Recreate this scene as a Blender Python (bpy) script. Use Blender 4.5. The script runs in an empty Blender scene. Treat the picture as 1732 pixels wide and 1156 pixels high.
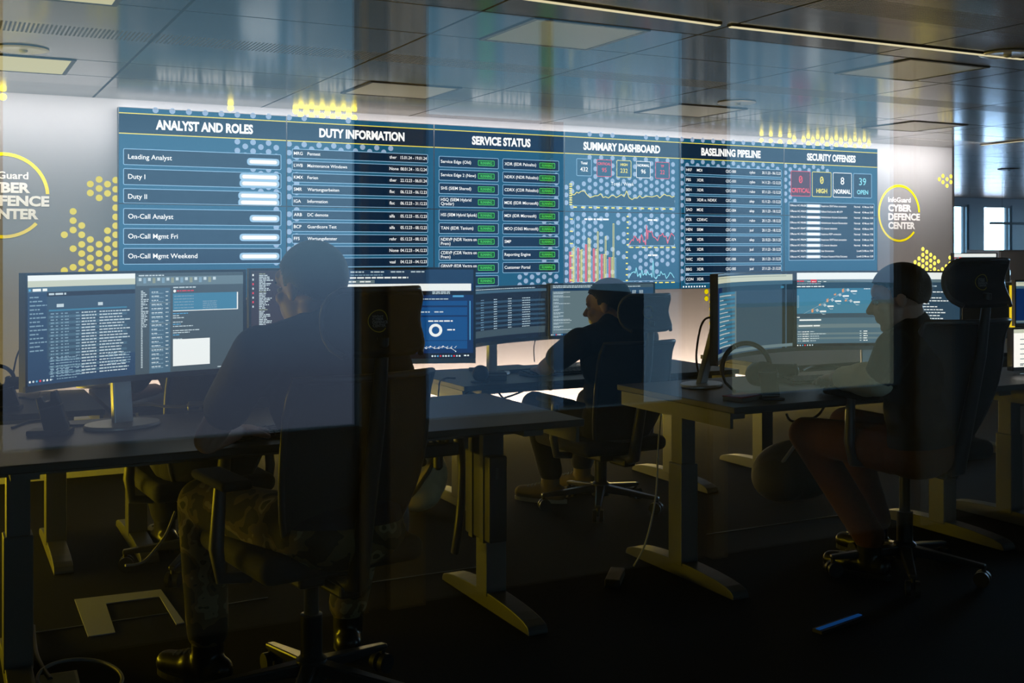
import bpy, bmesh, math, random
from mathutils import Vector, Matrix, Euler
random.seed(7)
C = bpy.context.scene.collection
V = Vector
PI = math.pi

# ------------------------------------------------------------------ camera, sky, lamps of the room and added fills, exposure
F_PX, CX, HOR = 1884.0, 866.0, 421.0        # focal length in pixels, principal column, horizon row
SN, CS = 0.4587, 0.8886                      # the camera looks 27.3 degrees to the right of the room's +Y
EYE = 1.33
CEIL = 2.40
WALL = 8.36                                  # back wall (Y); faces of the video wall at SCREEN
SCREEN = 8.26
GLASS = 0.75                                 # glass partition between corridor and room
BACKY = -2.38                                # window wall of the corridor

cam_data = bpy.data.cameras.new('camera')
cam_data.sensor_width = 36.0
cam_data.lens = 36.0 * F_PX / 1732.0
cam_data.shift_y = -(578.0 - HOR) / 1732.0
cam_data.clip_start = 0.02
cam = bpy.data.objects.new('camera', cam_data)
C.objects.link(cam)
cam.location = (0, 0, EYE)
cam.rotation_euler = (PI / 2, 0, -math.asin(SN))
sc = bpy.context.scene
sc.camera = cam
sc.view_settings.view_transform = 'Standard'
sc.view_settings.look = 'None'
sc.view_settings.gamma = 1.0
sc.view_settings.exposure = 0.0
sc.view_settings.use_curve_mapping = False

wd = bpy.data.worlds.new('world')
sc.world = wd
wd.use_nodes = True
nt = wd.node_tree
nt.nodes.clear()
wo = nt.nodes.new('ShaderNodeOutputWorld')
wb = nt.nodes.new('ShaderNodeBackground')
wt = nt.nodes.new('ShaderNodeTexCoord')
wsx = nt.nodes.new('ShaderNodeSeparateXYZ')
wr = nt.nodes.new('ShaderNodeValToRGB')
ramp = wr.color_ramp.elements
ramp[0].position = 0.37; ramp[0].color = (0.13, 0.125, 0.125, 1)
ramp[1].position = 0.605; ramp[1].color = (0.16, 0.42, 0.66, 1)
for p_, c_ in ((0.445, (0.20, 0.27, 0.42)), (0.482, (0.33, 0.56, 0.90)), (0.505, (0.52, 0.98, 1.45)), (0.545, (0.56, 1.05, 1.50)), (0.575, (0.32, 0.68, 1.0))):
    e = ramp.new(p_); e.color = (*c_, 1)
wm = nt.nodes.new('ShaderNodeMapRange')
wm.inputs[1].default_value = -1; wm.inputs[2].default_value = 1
nt.links.new(wt.outputs['Generated'], wsx.inputs[0])
nt.links.new(wsx.outputs['Z'], wm.inputs[0])
nt.links.new(wm.outputs[0], wr.inputs[0])
nt.links.new(wr.outputs[0], wb.inputs[0])
ws = nt.nodes.new('ShaderNodeMapRange')                # the sky is brighter on the sun's side, beyond the far windows
ws.inputs[1].default_value = 0.15; ws.inputs[2].default_value = 0.7
ws.inputs[3].default_value = 1.02; ws.inputs[4].default_value = 20.0
wd_ = nt.nodes.new('ShaderNodeVectorMath'); wd_.operation = 'DOT_PRODUCT'
wd_.inputs[1].default_value = (0.707, 0.707, 0.0)
nt.links.new(wt.outputs['Generated'], wd_.inputs[0])
nt.links.new(wd_.outputs['Value'], ws.inputs[0])
nt.links.new(ws.outputs[0], wb.inputs[1])
nt.links.new(wb.outputs[0], wo.inputs[0])


def area(name, loc, rot, sx, sy, col, watt, spread=PI):
    l = bpy.data.lights.new(name, 'AREA')
    l.shape = 'RECTANGLE'; l.size = sx; l.size_y = sy
    l.energy = watt; l.color = col; l.spread = spread
    o = bpy.data.objects.new(name, l); C.objects.link(o)
    o.location = loc; o.rotation_euler = rot
    return o


# cove lamp along the top of the back wall, LED strips behind the video wall and along the skirting
area('cove_lamp', (4.6, 8.02, 2.39), (math.radians(42), 0, 0), 9.8, 0.05, (1.0, 0.95, 0.92), 95, math.radians(150))
area('right_wall_fill', (8.95, 7.80, 2.39), (math.radians(52), 0, 0), 1.2, 0.06, (1.0, 0.96, 0.94), 13, math.radians(150))  # added lamp without a fitting, brightens the right end of the wall
area('skirting_lamp', (5.2, 8.05, 0.06), (math.radians(128), 0, 0), 8.6, 0.05, (1.0, 0.76, 0.58), 150)
area('video_wall_top_strip', (4.75, 8.318, 2.337), (math.radians(160), 0, 0), 7.2, 0.03, (1.0, 0.93, 0.90), 2.5)
area('back_glow_left', (1.16, 8.325, 1.70), (math.radians(90), 0, math.radians(-70)), 0.03, 1.2, (1.0, 0.93, 0.85), 6)
area('back_glow_right', (8.38, 8.325, 1.70), (math.radians(90), 0, math.radians(70)), 0.03, 1.2, (1.0, 0.93, 0.85), 6)
# yellow LED strip light at floor level along the skirting of the back wall
area('yellow_floor_strip', (5.0, 7.9, 0.10), (math.radians(-82), 0, 0), 9.0, 0.06, (1.0, 0.74, 0.02), 44)
area('yellow_side_fill', (-1.5, 6.2, 0.30), (math.radians(90), 0, math.radians(-90)), 3.4, 0.25, (1.0, 0.74, 0.02), 70)  # added unseen lamp at the left, throws yellow on the desk ends
area('corridor_fill', (1.6, -1.3, 2.36), (math.radians(-42), 0, 0), 2.4, 0.1, (1.0, 0.80, 0.30), 9)  # added unseen lamp, gives the mirrored corridor wall an olive haze


# ------------------------------------------------------------------ pixel helpers (photo frame 1732 x 1156)
def ray(x, y):
    t = (x - CX) / F_PX
    return V((SN + CS * t, CS - SN * t, (HOR - y) / F_PX))


def at(x, y, Y):
    """the point of the plane Y that the photo shows at pixel (x, y)"""
    r = ray(x, y)
    return V((0, 0, EYE)) + r * (Y / r.y)


def atz(x, y, z):
    r = ray(x, y)
    return V((0, 0, EYE)) + r * ((z - EYE) / r.z)


def srgb(r, g, b):
    f = lambda c: (c / 255 / 12.92) if c / 255 <= 0.04045 else ((c / 255 + 0.055) / 1.055) ** 2.4
    return (f(r), f(g), f(b))


# ------------------------------------------------------------------ materials
MATS = {}


def mat(name, col, rough=0.5, metal=0.0, spec=0.5, noise=0.0, scale=20.0, bump=0.0, coat=0.0):
    if name in MATS:
        return MATS[name]
    m = bpy.data.materials.new(name)
    m.use_nodes = True
    n = m.node_tree
    b = n.nodes['Principled BSDF']
    b.inputs['Base Color'].default_value = (*col, 1)
    b.inputs['Roughness'].default_value = rough
    b.inputs['Metallic'].default_value = metal
    b.inputs['Specular IOR Level'].default_value = spec
    if coat:
        b.inputs['Coat Weight'].default_value = coat
        b.inputs['Coat Roughness'].default_value = 0.1
    if noise or bump:
        tc = n.nodes.new('ShaderNodeTexCoord')
        tx = n.nodes.new('ShaderNodeTexNoise')
        tx.inputs['Scale'].default_value = scale
        tx.inputs['Detail'].default_value = 4
        n.links.new(tc.outputs['Object'], tx.inputs['Vector'])
        if noise:
            mx = n.nodes.new('ShaderNodeMix'); mx.data_type = 'RGBA'
            mx.inputs[6].default_value = (*[c * (1 - noise) for c in col], 1)
            mx.inputs[7].default_value = (*[min(1, c * (1 + noise)) for c in col], 1)
            n.links.new(tx.outputs['Fac'], mx.inputs[0])
            n.links.new(mx.outputs[2], b.inputs['Base Color'])
        if bump:
            bp = n.nodes.new('ShaderNodeBump')
            bp.inputs['Strength'].default_value = bump
            bp.inputs['Distance'].default_value = 0.002
            n.links.new(tx.outputs['Fac'], bp.inputs['Height'])
            n.links.new(bp.outputs[0], b.inputs['Normal'])
    MATS[name] = m
    return m


def glow(name, col, k=1.0):
    """screen and lamp surfaces: they give off light"""
    if name in MATS:
        return MATS[name]
    m = bpy.data.materials.new(name)
    m.use_nodes = True
    n = m.node_tree
    n.nodes.clear()
    o = n.nodes.new('ShaderNodeOutputMaterial')
    e = n.nodes.new('ShaderNodeEmission')
    e.inputs[0].default_value = (*col, 1)
    e.inputs[1].default_value = k
    n.links.new(e.outputs[0], o.inputs[0])
    MATS[name] = m
    return m


# ------------------------------------------------------------------ mesh builder
class MB:
    def __init__(s):
        s.v, s.f, s.m = [], [], []
        s.k = 0

    def add(s, verts, faces, M=None):
        b = len(s.v)
        for p in verts:
            p = V(p)
            s.v.append(M @ p if M is not None else p)
        for f in faces:
            s.f.append([b + i for i in f]); s.m.append(s.k)
        return s

    def box(s, x0, x1, y0, y1, z0, z1, M=None):
        return s.add([(x0, y0, z0), (x1, y0, z0), (x1, y1, z0), (x0, y1, z0), (x0, y0, z1), (x1, y0, z1), (x1, y1, z1), (x0, y1, z1)],
                     [(3, 2, 1, 0), (4, 5, 6, 7), (0, 1, 5, 4), (1, 2, 6, 5), (2, 3, 7, 6), (3, 0, 4, 7)], M)

    def prism(s, poly, lo, hi, axis='Z', M=None):
        n = len(poly)
        mk = {'Z': lambda a, b, c: (a, b, c), 'X': lambda a, b, c: (c, a, b), 'Y': lambda a, b, c: (a, c, b)}[axis]
        vs = [mk(a, b, lo) for a, b in poly] + [mk(a, b, hi) for a, b in poly]
        fs = [list(range(n))[::-1], list(range(n, 2 * n))] + [(i, (i + 1) % n, n + (i + 1) % n, n + i) for i in range(n)]
        return s.add(vs, fs, M)

    def tube(s, pts, r, n=8, caps=True):
        pts = [V(p) for p in pts]
        rs = r if isinstance(r, (list, tuple)) else [r] * len(pts)
        t0 = (pts[1] - pts[0]).normalized()
        up = V((0, 0, 1)) if abs(t0.z) < 0.9 else V((1, 0, 0))
        a = t0.cross(up).normalized()
        vs, fs = [], []
        for i, p in enumerate(pts):
            t = (pts[min(i + 1, len(pts) - 1)] - pts[max(i - 1, 0)]).normalized()
            a = (a - t * a.dot(t))
            a = a.normalized() if a.length > 1e-6 else t.orthogonal().normalized()
            b = t.cross(a)
            for j in range(n):
                q = 2 * PI * j / n
                vs.append(p + (a * math.cos(q) + b * math.sin(q)) * rs[i])
        for i in range(len(pts) - 1):
            for j in range(n):
                k = (j + 1) % n
                fs.append((i * n + j, i * n + k, (i + 1) * n + k, (i + 1) * n + j))
        if caps:
            fs.append(list(range(n))[::-1])
            fs.append([(len(pts) - 1) * n + j for j in range(n)])
        return s.add(vs, fs)

    def capsule(s, p1, r1, p2, r2, n=14):
        p1, p2 = V(p1), V(p2)
        d = p2 - p1
        L = d.length
        t = d.normalized() if L > 1e-6 else V((0, 0, 1))
        pts, rs = [], []
        for k in range(5):
            q = PI / 2 * (1 - k / 4.0) * 0.97
            pts.append(p1 - t * r1 * math.sin(q)); rs.append(r1 * math.cos(q))
        for k in range(5):
            q = PI / 2 * (k / 4.0) * 0.97
            pts.append(p2 + t * r2 * math.sin(q)); rs.append(r2 * math.cos(q))
        return s.tube(pts, rs, n)

    def ell(s, c, rad, R=None, nu=18, nv=12):
        c = V(c)
        R = R or Matrix.Identity(3)
        vs = [c + R @ V((0, 0, -rad[2]))]
        for i in range(1, nv):
            q = -PI / 2 + PI * i / nv
            for j in range(nu):
                w = 2 * PI * j / nu
                vs.append(c + R @ V((rad[0] * math.cos(q) * math.cos(w), rad[1] * math.cos(q) * math.sin(w), rad[2] * math.sin(q))))
        vs.append(c + R @ V((0, 0, rad[2])))
        fs = [(0, 1 + (j + 1) % nu, 1 + j) for j in range(nu)]
        for i in range(nv - 2):
            for j in range(nu):
                k = (j + 1) % nu
                fs.append((1 + i * nu + j, 1 + i * nu + k, 1 + (i + 1) * nu + k, 1 + (i + 1) * nu + j))
        l = 1 + (nv - 2) * nu
        fs += [(l + j, l + (j + 1) % nu, len(vs) - 1) for j in range(nu)]
        return s.add(vs, fs)

    def lathe(s, prof, n=32, c=(0, 0, 0), sx=1.0, sy=1.0):
        c = V(c)
        vs, fs = [], []
        for r, z in prof:
            for j in range(n):
                q = 2 * PI * j / n
                vs.append(c + V((r * sx * math.cos(q), r * sy * math.sin(q), z)))
        for i in range(len(prof) - 1):
            for j in range(n):
                k = (j + 1) % n
                fs.append((i * n + j, i * n + k, (i + 1) * n + k, (i + 1) * n + j))
        fs.append(list(range(n))[::-1])
        fs.append([(len(prof) - 1) * n + j for j in range(n)])
        return s.add(vs, fs)

    def shell(s, fn, nu, nv, th):
        """a curved sheet fn(u, v) -> (point, normal) with thickness th; u, v in 0..1"""
        top, bot = [], []
        for i in range(nu + 1):
            for j in range(nv + 1):
                p, n = fn(i / nu, j / nv)
                top.append(V(p) + V(n) * th / 2); bot.append(V(p) - V(n) * th / 2)
        N = len(top)
        ix = lambda i, j: i * (nv + 1) + j
        fs = []
        for i in range(nu):
            for j in range(nv):
                q = (ix(i, j), ix(i + 1, j), ix(i + 1, j + 1), ix(i, j + 1))
                fs.append(q); fs.append(tuple(N + k for k in q[::-1]))
        for i in range(nu):
            fs.append((ix(i + 1, 0), ix(i, 0), N + ix(i, 0), N + ix(i + 1, 0)))
            fs.append((ix(i, nv), ix(i + 1, nv), N + ix(i + 1, nv), N + ix(i, nv)))
        for j in range(nv):
            fs.append((ix(0, j), ix(0, j + 1), N + ix(0, j + 1), N + ix(0, j)))
            fs.append((ix(nu, j + 1), ix(nu, j), N + ix(nu, j), N + ix(nu, j + 1)))
        return s.add(top + bot, fs)

    def mesh(s, name, mats):
        me = bpy.data.meshes.new(name)
        me.from_pydata([tuple(p) for p in s.v], [], s.f)
        for m in (mats if isinstance(mats, (list, tuple)) else [mats]):
            me.materials.append(m)
        if any(s.m):
            me.polygons.foreach_set('material_index', s.m)
        me.update()
        return me

    def build(s, name, mats, parent=None, smooth=0, bevel=0.0, bseg=2):
        me = s.mesh(name, mats)
        bm = bmesh.new(); bm.from_mesh(me)
        bmesh.ops.recalc_face_normals(bm, faces=bm.faces)
        bm.to_mesh(me); bm.free()
        if smooth:
            me.shade_smooth()
            me.set_sharp_from_angle(angle=math.radians(smooth))
        o = bpy.data.objects.new(name, me)
        C.objects.link(o)
        if parent:
            o.parent = parent
        if bevel:
            b = o.modifiers.new('bevel', 'BEVEL')
            b.width = bevel; b.segments = bseg; b.limit_method = 'ANGLE'
        return o


def tag(o, label=None, cat=None, group=None, kind=None):
    if label: o['label'] = label
    if cat: o['category'] = cat
    if group: o['group'] = group
    if kind: o['kind'] = kind
    return o


def thing(name, label, cat, loc=(0, 0, 0), rz=0.0, group=None):
    o = bpy.data.objects.new(name, None)
    C.objects.link(o)
    o.empty_display_size = 0.1
    o.location = loc
    o.rotation_euler = (0, 0, rz)
    return tag(o, label, cat, group)


# ------------------------------------------------------------------ lettering
_tc = bpy.data.curves.new('lettering', 'FONT')
_tc.resolution_u = 3
_to = bpy.data.objects.new('lettering', _tc)
C.objects.link(_to)
_tcache = {}


def _raw(s, bold):
    _tc.body = s
    _tc.offset = bold
    dg = bpy.context.evaluated_depsgraph_get()
    dg.update()
    ev = _to.evaluated_get(dg)
    me = ev.to_mesh()
    vs = [(p.co.x, p.co.y) for p in me.vertices]
    fs = [tuple(p.vertices) for p in me.polygons]
    ev.to_mesh_clear()
    return vs, fs


_hv, _ = _raw('H', 0.0)
_cap = max(y for x, y in _hv) - min(y for x, y in _hv)


def lettering(s, bold=0.0):
    if (s, bold) not in _tcache:
        vs, fs = _raw(s, bold)
        x0 = min(x for x, y in vs); x1 = max(x for x, y in vs)
        _tcache[(s, bold)] = ([((x - x0) / _cap, y / _cap) for x, y in vs], fs, (x1 - x0) / _cap)
    return _tcache[(s, bold)]


class Scr:
    """pictures on a screen or print on a wall: flat shapes in metres, u to the right, v downwards, each colour a material"""
    def __init__(s, fmap, step=None, lift=0.0006):
        s.map, s.step, s.lift = fmap, step, lift
        s.b = MB(); s.mats = []

    def col(s, m):
        if m not in s.mats: s.mats.append(m)
        s.b.k = s.mats.index(m)

    def poly(s, pts, fs, m, l):
        s.col(m)
        s.b.add([s.map(u, v, l * s.lift) for u, v in pts], fs)

    def rect(s, u0, v0, u1, v1, m, l=1):
        n = max(1, math.ceil(abs(u1 - u0) / s.step)) if s.step else 1
        pts = [(u0 + (u1 - u0) * i / n, v) for i in range(n + 1) for v in (v0, v1)]
        s.poly(pts, [(2 * i, 2 * i + 1, 2 * i + 3, 2 * i + 2) for i in range(n)], m, l)

    def _rr(s, u0, v0, u1, v1, r):
        out = []
        for cx, cy, a in ((u1 - r, v0 + r, -90), (u1 - r, v1 - r, 0), (u0 + r, v1 - r, 90), (u0 + r, v0 + r, 180)):
            for k in range(4):
                q = math.radians(a + 30 * k)
                out.append((cx + r * math.cos(q), cy + r * math.sin(q)))
        return out

    def rr(s, u0, v0, u1, v1, m, r=0.008, l=1):
        p = s._rr(u0, v0, u1, v1, r)
        s.poly(p, [tuple(range(len(p)))], m, l)

    def frame(s, u0, v0, u1, v1, m, th=0.004, r=0.008, l=2):
        a = s._rr(u0, v0, u1, v1, r); b = s._rr(u0 + th, v0 + th, u1 - th, v1 - th, max(r - th, 0.001))
        n = len(a)
        s.poly(a + b, [(i, (i + 1) % n, n + (i + 1) % n, n + i) for i in range(n)], m, l)

    def text(s, t, u, v, cap, m, align='L', width=None, bold=0.0, l=3):
        """v is the baseline; cap the height of capitals"""
        vs, fs, w = lettering(t, bold)
        kx = (width / w) if width else cap
        off = {'L': 0, 'C': -w * kx / 2, 'R': -w * kx}[align]
        s.poly([(u + off + x * kx, v - y * cap) for x, y in vs], fs, m, l)

    def line(s, pts, th, m, l=3):
        for (a, b), (c, d) in zip(pts[:-1], pts[1:]):
            L = math.hypot(c - a, d - b) or 1
            nx, ny = -(d - b) / L * th / 2, (c - a) / L * th / 2
            s.poly([(a + nx, b + ny), (c + nx, d + ny), (c - nx, d - ny), (a - nx, b - ny)], [(0, 1, 2, 3)], m, l)

    def disc(s, u, v, r, m, l=1, n=14):
        s.poly([(u + r * math.cos(2 * PI * i / n), v + r * math.sin(2 * PI * i / n)) for i in range(n)], [tuple(range(n))], m, l)

    def ring(s, u, v, r0, r1, m, a0=0, a1=360, l=2, n=48):
        pts = []
        for i in range(n + 1):
            q = math.radians(a0 + (a1 - a0) * i / n)
            pts += [(u + r0 * math.cos(q), v - r0 * math.sin(q)), (u + r1 * math.cos(q), v - r1 * math.sin(q))]
        s.poly(pts, [(2 * i, 2 * i + 1, 2 * i + 3, 2 * i + 2) for i in range(n)], m, l)

    def words(s, u, v, w, h, m, l=2):
        """a line of writing too small to read: runs of short strokes"""
        x = u
        while x < u + w - h * 0.6:
            k = min(random.uniform(1.5, 5) * h, u + w - x)
            s.rect(x, v, x + k, v + h, m, l)
            x += k + h * 0.7

    def build(s, name, parent=None):
        return s.b.build(name, s.mats, parent)
# ------------------------------------------------------------------ the setting
def struct(o, label=None):
    o['kind'] = 'structure'
    if label: o['label'] = label
    return o


m_carpet = mat('carpet', (0.0075, 0.007, 0.0062), 0.9, spec=0.15, noise=0.35, scale=160, bump=0.4)
m_wall = mat('wallpaper_grey', (0.235, 0.235, 0.25), 0.6, spec=0.25)
m_plain = mat('plain_wall', (0.10, 0.10, 0.10), 0.8)
m_white = mat('white_paint', (0.62, 0.64, 0.66), 0.45)
m_black = mat('black_plastic', (0.012, 0.012, 0.014), 0.45)
m_dark = mat('dark_plastic', (0.03, 0.03, 0.033), 0.5)
m_yellow = mat('yellow_print', (1.0, 0.86, 0.0), 0.6, spec=0.2)
m_print = mat('white_print', (0.95, 0.95, 0.97), 0.6, spec=0.2)
m_silver = mat('silver_metal', (0.62, 0.62, 0.61), 0.30, 0.45)
m_post = mat('oak_post', (0.22, 0.16, 0.05), 0.5, noise=0.3, scale=12)
m_frame = mat('grey_window_frame', (0.55, 0.64, 0.70), 0.45)


def ceiling_material():
    m = bpy.data.materials.new('ceiling_panels')
    m.use_nodes = True
    n = m.node_tree
    L = n.links.new
    b = n.nodes['Principled BSDF']
    g = n.nodes.new('ShaderNodeNewGeometry')
    sx = n.nodes.new('ShaderNodeSeparateXYZ')
    L(g.outputs['Position'], sx.inputs[0])

    def mth(op, a, c=None):
        k = n.nodes.new('ShaderNodeMath'); k.operation = op
        for i, q in enumerate((a, c)):
            if q is None: continue
            if isinstance(q, (int, float)): k.inputs[i].default_value = q
            else: L(q, k.inputs[i])
        return k.outputs[0]

    def near(sock, off, per, half):
        """1 where the coordinate is within half of off + k * per"""
        a = mth('SUBTRACT', sock, off - per / 2)
        a = mth('FLOORED_MODULO', a, per)
        a = mth('SUBTRACT', a, per / 2)
        a = mth('ABSOLUTE', a)
        return mth('LESS_THAN', a, half)
    jx = near(sx.outputs['X'], 0.98, 1.2, 0.008)
    jy = mth('MAXIMUM', near(sx.outputs['Y'], 6.72, 2.2, 0.008), near(sx.outputs['Y'], 7.32, 2.2, 0.008))
    joint = mth('MAXIMUM', jx, jy)
    grille = near(sx.outputs['Y'], 5.86, 2.2, 0.13)
    fine = near(sx.outputs['X'], 0.0, 0.02, 0.005)
    slots = mth('MULTIPLY', grille, mth('SUBTRACT', 1.0, fine))
    m1 = n.nodes.new('ShaderNodeMix'); m1.data_type = 'RGBA'
    m1.inputs[6].default_value = (0.13, 0.13, 0.125, 1); m1.inputs[7].default_value = (0.07, 0.07, 0.07, 1)
    L(slots, m1.inputs[0])
    m2 = n.nodes.new('ShaderNodeMix'); m2.data_type = 'RGBA'
    m2.inputs[7].default_value = (0.02, 0.02, 0.02, 1)
    L(joint, m2.inputs[0]); L(m1.outputs[2], m2.inputs[6])
    L(m2.outputs[2], b.inputs['Base Color'])
    rg = n.nodes.new('ShaderNodeMix'); rg.data_type = 'FLOAT'
    rg.inputs[2].default_value = 0.15
    far_ = mth('LESS_THAN', sx.outputs['Y'], 7.4)
    L(mth('ADD', 0.25, mth('MULTIPLY', far_, 0.28)), rg.inputs[3])
    L(slots, rg.inputs[0])
    L(mth('ADD', 0.145, mth('MULTIPLY', mth('SUBTRACT', 1.0, mth('LESS_THAN', sx.outputs['Y'], 7.75)), 0.09)), rg.inputs[2])
    L(mth('MINIMUM', mth('ADD', rg.outputs[0], mth('MULTIPLY', joint, 0.8)), 1.0), b.inputs['Roughness'])
    b.inputs['Specular IOR Level'].default_value = 0.42
    bp = n.nodes.new('ShaderNodeBump'); bp.inputs['Strength'].default_value = 0.5; bp.inputs['Distance'].default_value = 0.004
    bp.invert = True
    L(joint, bp.inputs['Height']); L(bp.outputs[0], b.inputs['Normal'])
    return m


struct(MB().box(-1.6, 26, BACKY - 0.2, 16.6, -0.1, 0.0).build('floor', m_carpet))
struct(MB().box(-1.6, 26, BACKY - 0.2, 16.6, CEIL, CEIL + 0.1).build('ceiling', ceiling_material()))
wb_ = struct(MB().box(-1.6, 9.57, WALL, WALL + 0.14, 0, CEIL).build('wall_back', m_wall))
MB().box(9.57, 9.59, WALL - 0.012, WALL + 0.15, 0, CEIL).build('edge_trim', m_dark, wb_)
struct(MB().box(-1.7, -1.6, BACKY - 0.2, WALL + 0.14, 0, CEIL).build('wall_left', m_plain))
struct(MB().box(26, 26.1, BACKY - 0.2, 16.6, 0, 0.9).box(26, 26.1, BACKY - 0.2, 16.6, 2.28, CEIL).box(26, 26.1, BACKY - 0.2, 8.8, 0.9, 2.28).box(26, 26.1, 11.9, 12.3, 0.9, 2.28).box(26, 26.1, 15.9, 16.6, 0.9, 2.28).build('wall_right', m_white))
struct(MB().box(-1.6, 9.57, WALL - 0.016, WALL, 0, 0.06).build('baseboard_back', m_white))

# print on the back wall: dot map, two round logos
wmap = lambda u, v, l: V((u, WALL - 0.001 - l, v))
# the wall print is backlit where the dots are
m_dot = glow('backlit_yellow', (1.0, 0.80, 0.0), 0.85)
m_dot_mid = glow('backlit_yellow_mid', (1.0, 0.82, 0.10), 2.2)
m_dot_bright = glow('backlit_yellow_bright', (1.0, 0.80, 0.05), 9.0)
dots = Scr(wmap)


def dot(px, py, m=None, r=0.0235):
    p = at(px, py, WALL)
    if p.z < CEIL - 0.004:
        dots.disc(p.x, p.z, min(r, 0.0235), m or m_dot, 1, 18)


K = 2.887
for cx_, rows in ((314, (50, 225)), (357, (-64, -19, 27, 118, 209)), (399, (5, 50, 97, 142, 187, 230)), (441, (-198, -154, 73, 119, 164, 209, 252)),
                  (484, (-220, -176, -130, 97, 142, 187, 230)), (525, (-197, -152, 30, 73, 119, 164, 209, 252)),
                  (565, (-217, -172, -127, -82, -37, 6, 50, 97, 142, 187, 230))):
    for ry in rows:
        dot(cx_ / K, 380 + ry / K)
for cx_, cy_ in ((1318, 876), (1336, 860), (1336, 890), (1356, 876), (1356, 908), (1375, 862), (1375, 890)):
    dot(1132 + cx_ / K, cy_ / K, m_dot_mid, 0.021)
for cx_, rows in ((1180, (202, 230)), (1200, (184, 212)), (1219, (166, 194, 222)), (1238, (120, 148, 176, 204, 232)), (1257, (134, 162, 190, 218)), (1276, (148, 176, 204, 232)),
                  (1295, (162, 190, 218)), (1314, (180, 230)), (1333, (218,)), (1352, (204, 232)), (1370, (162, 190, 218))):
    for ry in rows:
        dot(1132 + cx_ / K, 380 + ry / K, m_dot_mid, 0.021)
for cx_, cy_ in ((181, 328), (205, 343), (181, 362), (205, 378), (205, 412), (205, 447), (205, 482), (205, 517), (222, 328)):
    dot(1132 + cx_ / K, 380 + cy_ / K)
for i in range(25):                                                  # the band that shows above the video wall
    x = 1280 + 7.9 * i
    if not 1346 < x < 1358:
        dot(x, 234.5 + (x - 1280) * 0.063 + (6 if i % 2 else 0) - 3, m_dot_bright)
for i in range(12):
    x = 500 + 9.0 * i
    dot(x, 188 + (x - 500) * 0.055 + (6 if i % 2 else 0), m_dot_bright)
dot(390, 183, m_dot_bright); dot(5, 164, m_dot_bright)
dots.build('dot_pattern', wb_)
for X0 in (0.40, 8.80):
    lg = Scr(wmap)
    lg.map = lambda u, v, l, X0=X0: V((X0 + u, WALL - 0.001 - l, 1.695 - v))
    lg.ring(0, 0, 0.272, 0.295, m_yellow, 3, 318)
    lg.build('logo_ring', wb_)
    lt = Scr(lg.map)
    lt.text('InfoGuard', -0.155, -0.115, 0.047, m_print, width=0.315, bold=0.02)
    lt.text('CYBER', -0.155, -0.022, 0.064, m_print, width=0.328, bold=0.045)
    lt.text('DEFENCE', -0.155, 0.068, 0.064, m_print, width=0.449, bold=0.045)
    lt.text('CENTER', -0.155, 0.158, 0.064, m_print, width=0.38, bold=0.045)
    lt.build('logo_text', wb_)

# ---- glass partition towards the corridor
gm = bpy.data.materials.new('clear_glass')
gm.use_nodes = True
gn = gm.node_tree
gn.nodes.clear()
go = gn.nodes.new('ShaderNodeOutputMaterial')
gt = gn.nodes.new('ShaderNodeBsdfTransparent'); gt.inputs[0].default_value = (0.985, 0.985, 0.97, 1)
gg = gn.nodes.new('ShaderNodeBsdfGlossy'); gg.inputs['Roughness'].default_value = 0.0
ge = gn.nodes.new('ShaderNodeNewGeometry')
gd = gn.nodes.new('ShaderNodeVectorMath'); gd.operation = 'DOT_PRODUCT'
gn.links.new(ge.outputs['Normal'], gd.inputs[0]); gn.links.new(ge.outputs['Incoming'], gd.inputs[1])


def gmath(op, a, c):
    k = gn.nodes.new('ShaderNodeMath'); k.operation = op
    for i, q in enumerate((a, c)):
        if isinstance(q, float): k.inputs[i].default_value = q
        elif q is not None: gn.links.new(q, k.inputs[i])
    return k.outputs[0]


R0 = 0.10                                  # Schlick reflectance of each face of the pane
gf = gmath('POWER', gmath('SUBTRACT', 1.0, gmath('ABSOLUTE', gd.outputs['Value'], None)), 5.0)
gf = gmath('ADD', gmath('MULTIPLY', gf, 1.0 - R0), R0)
gx = gn.nodes.new('ShaderNodeMixShader')
gn.links.new(gf, gx.inputs[0]); gn.links.new(gt.outputs[0], gx.inputs[1]); gn.links.new(gg.outputs[0], gx.inputs[2])
gn.links.new(gx.outputs[0], go.inputs[0])
struct(MB().box(-1.6, 8.0, GLASS, GLASS + 0.012, 0.0, CEIL).build('glass_partition', gm), 'clear glass partition between the corridor and the control room')

# ---- corridor behind the camera: window wall with posts, what the glass mirrors
wf = MB()
SILL, HEAD = 0.68, 2.26
wf.box(-1.6, 26, BACKY - 0.05, BACKY, 0, SILL)
wf.box(-1.6, 26, BACKY - 0.05, BACKY, HEAD, CEIL)
for a, b in ((-1.6, 0.186), (1.372, 1.649), (2.852, 3.074), (4.10, 26)):
    wf.box(a, b, BACKY - 0.05, BACKY, SILL, HEAD)
wfo = struct(wf.build('wall_front', m_plain))
MB().box(1.372, 1.40, BACKY, BACKY + 0.03, 0, CEIL).box(1.48, 1.62, BACKY, BACKY + 0.04, 0, CEIL).build('post', m_post, wfo)
MB().box(4.18, 4.42, BACKY, BACKY + 0.04, 0, CEIL).build('post', m_post, wfo)
MB().box(2.95, 3.03, BACKY, BACKY + 0.04, 0, CEIL).build('post', m_post, wfo)
MB().box(2.20, 2.225, BACKY - 0.12, BACKY - 0.06, SILL, HEAD).build('mullion', m_frame, wfo)

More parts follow.
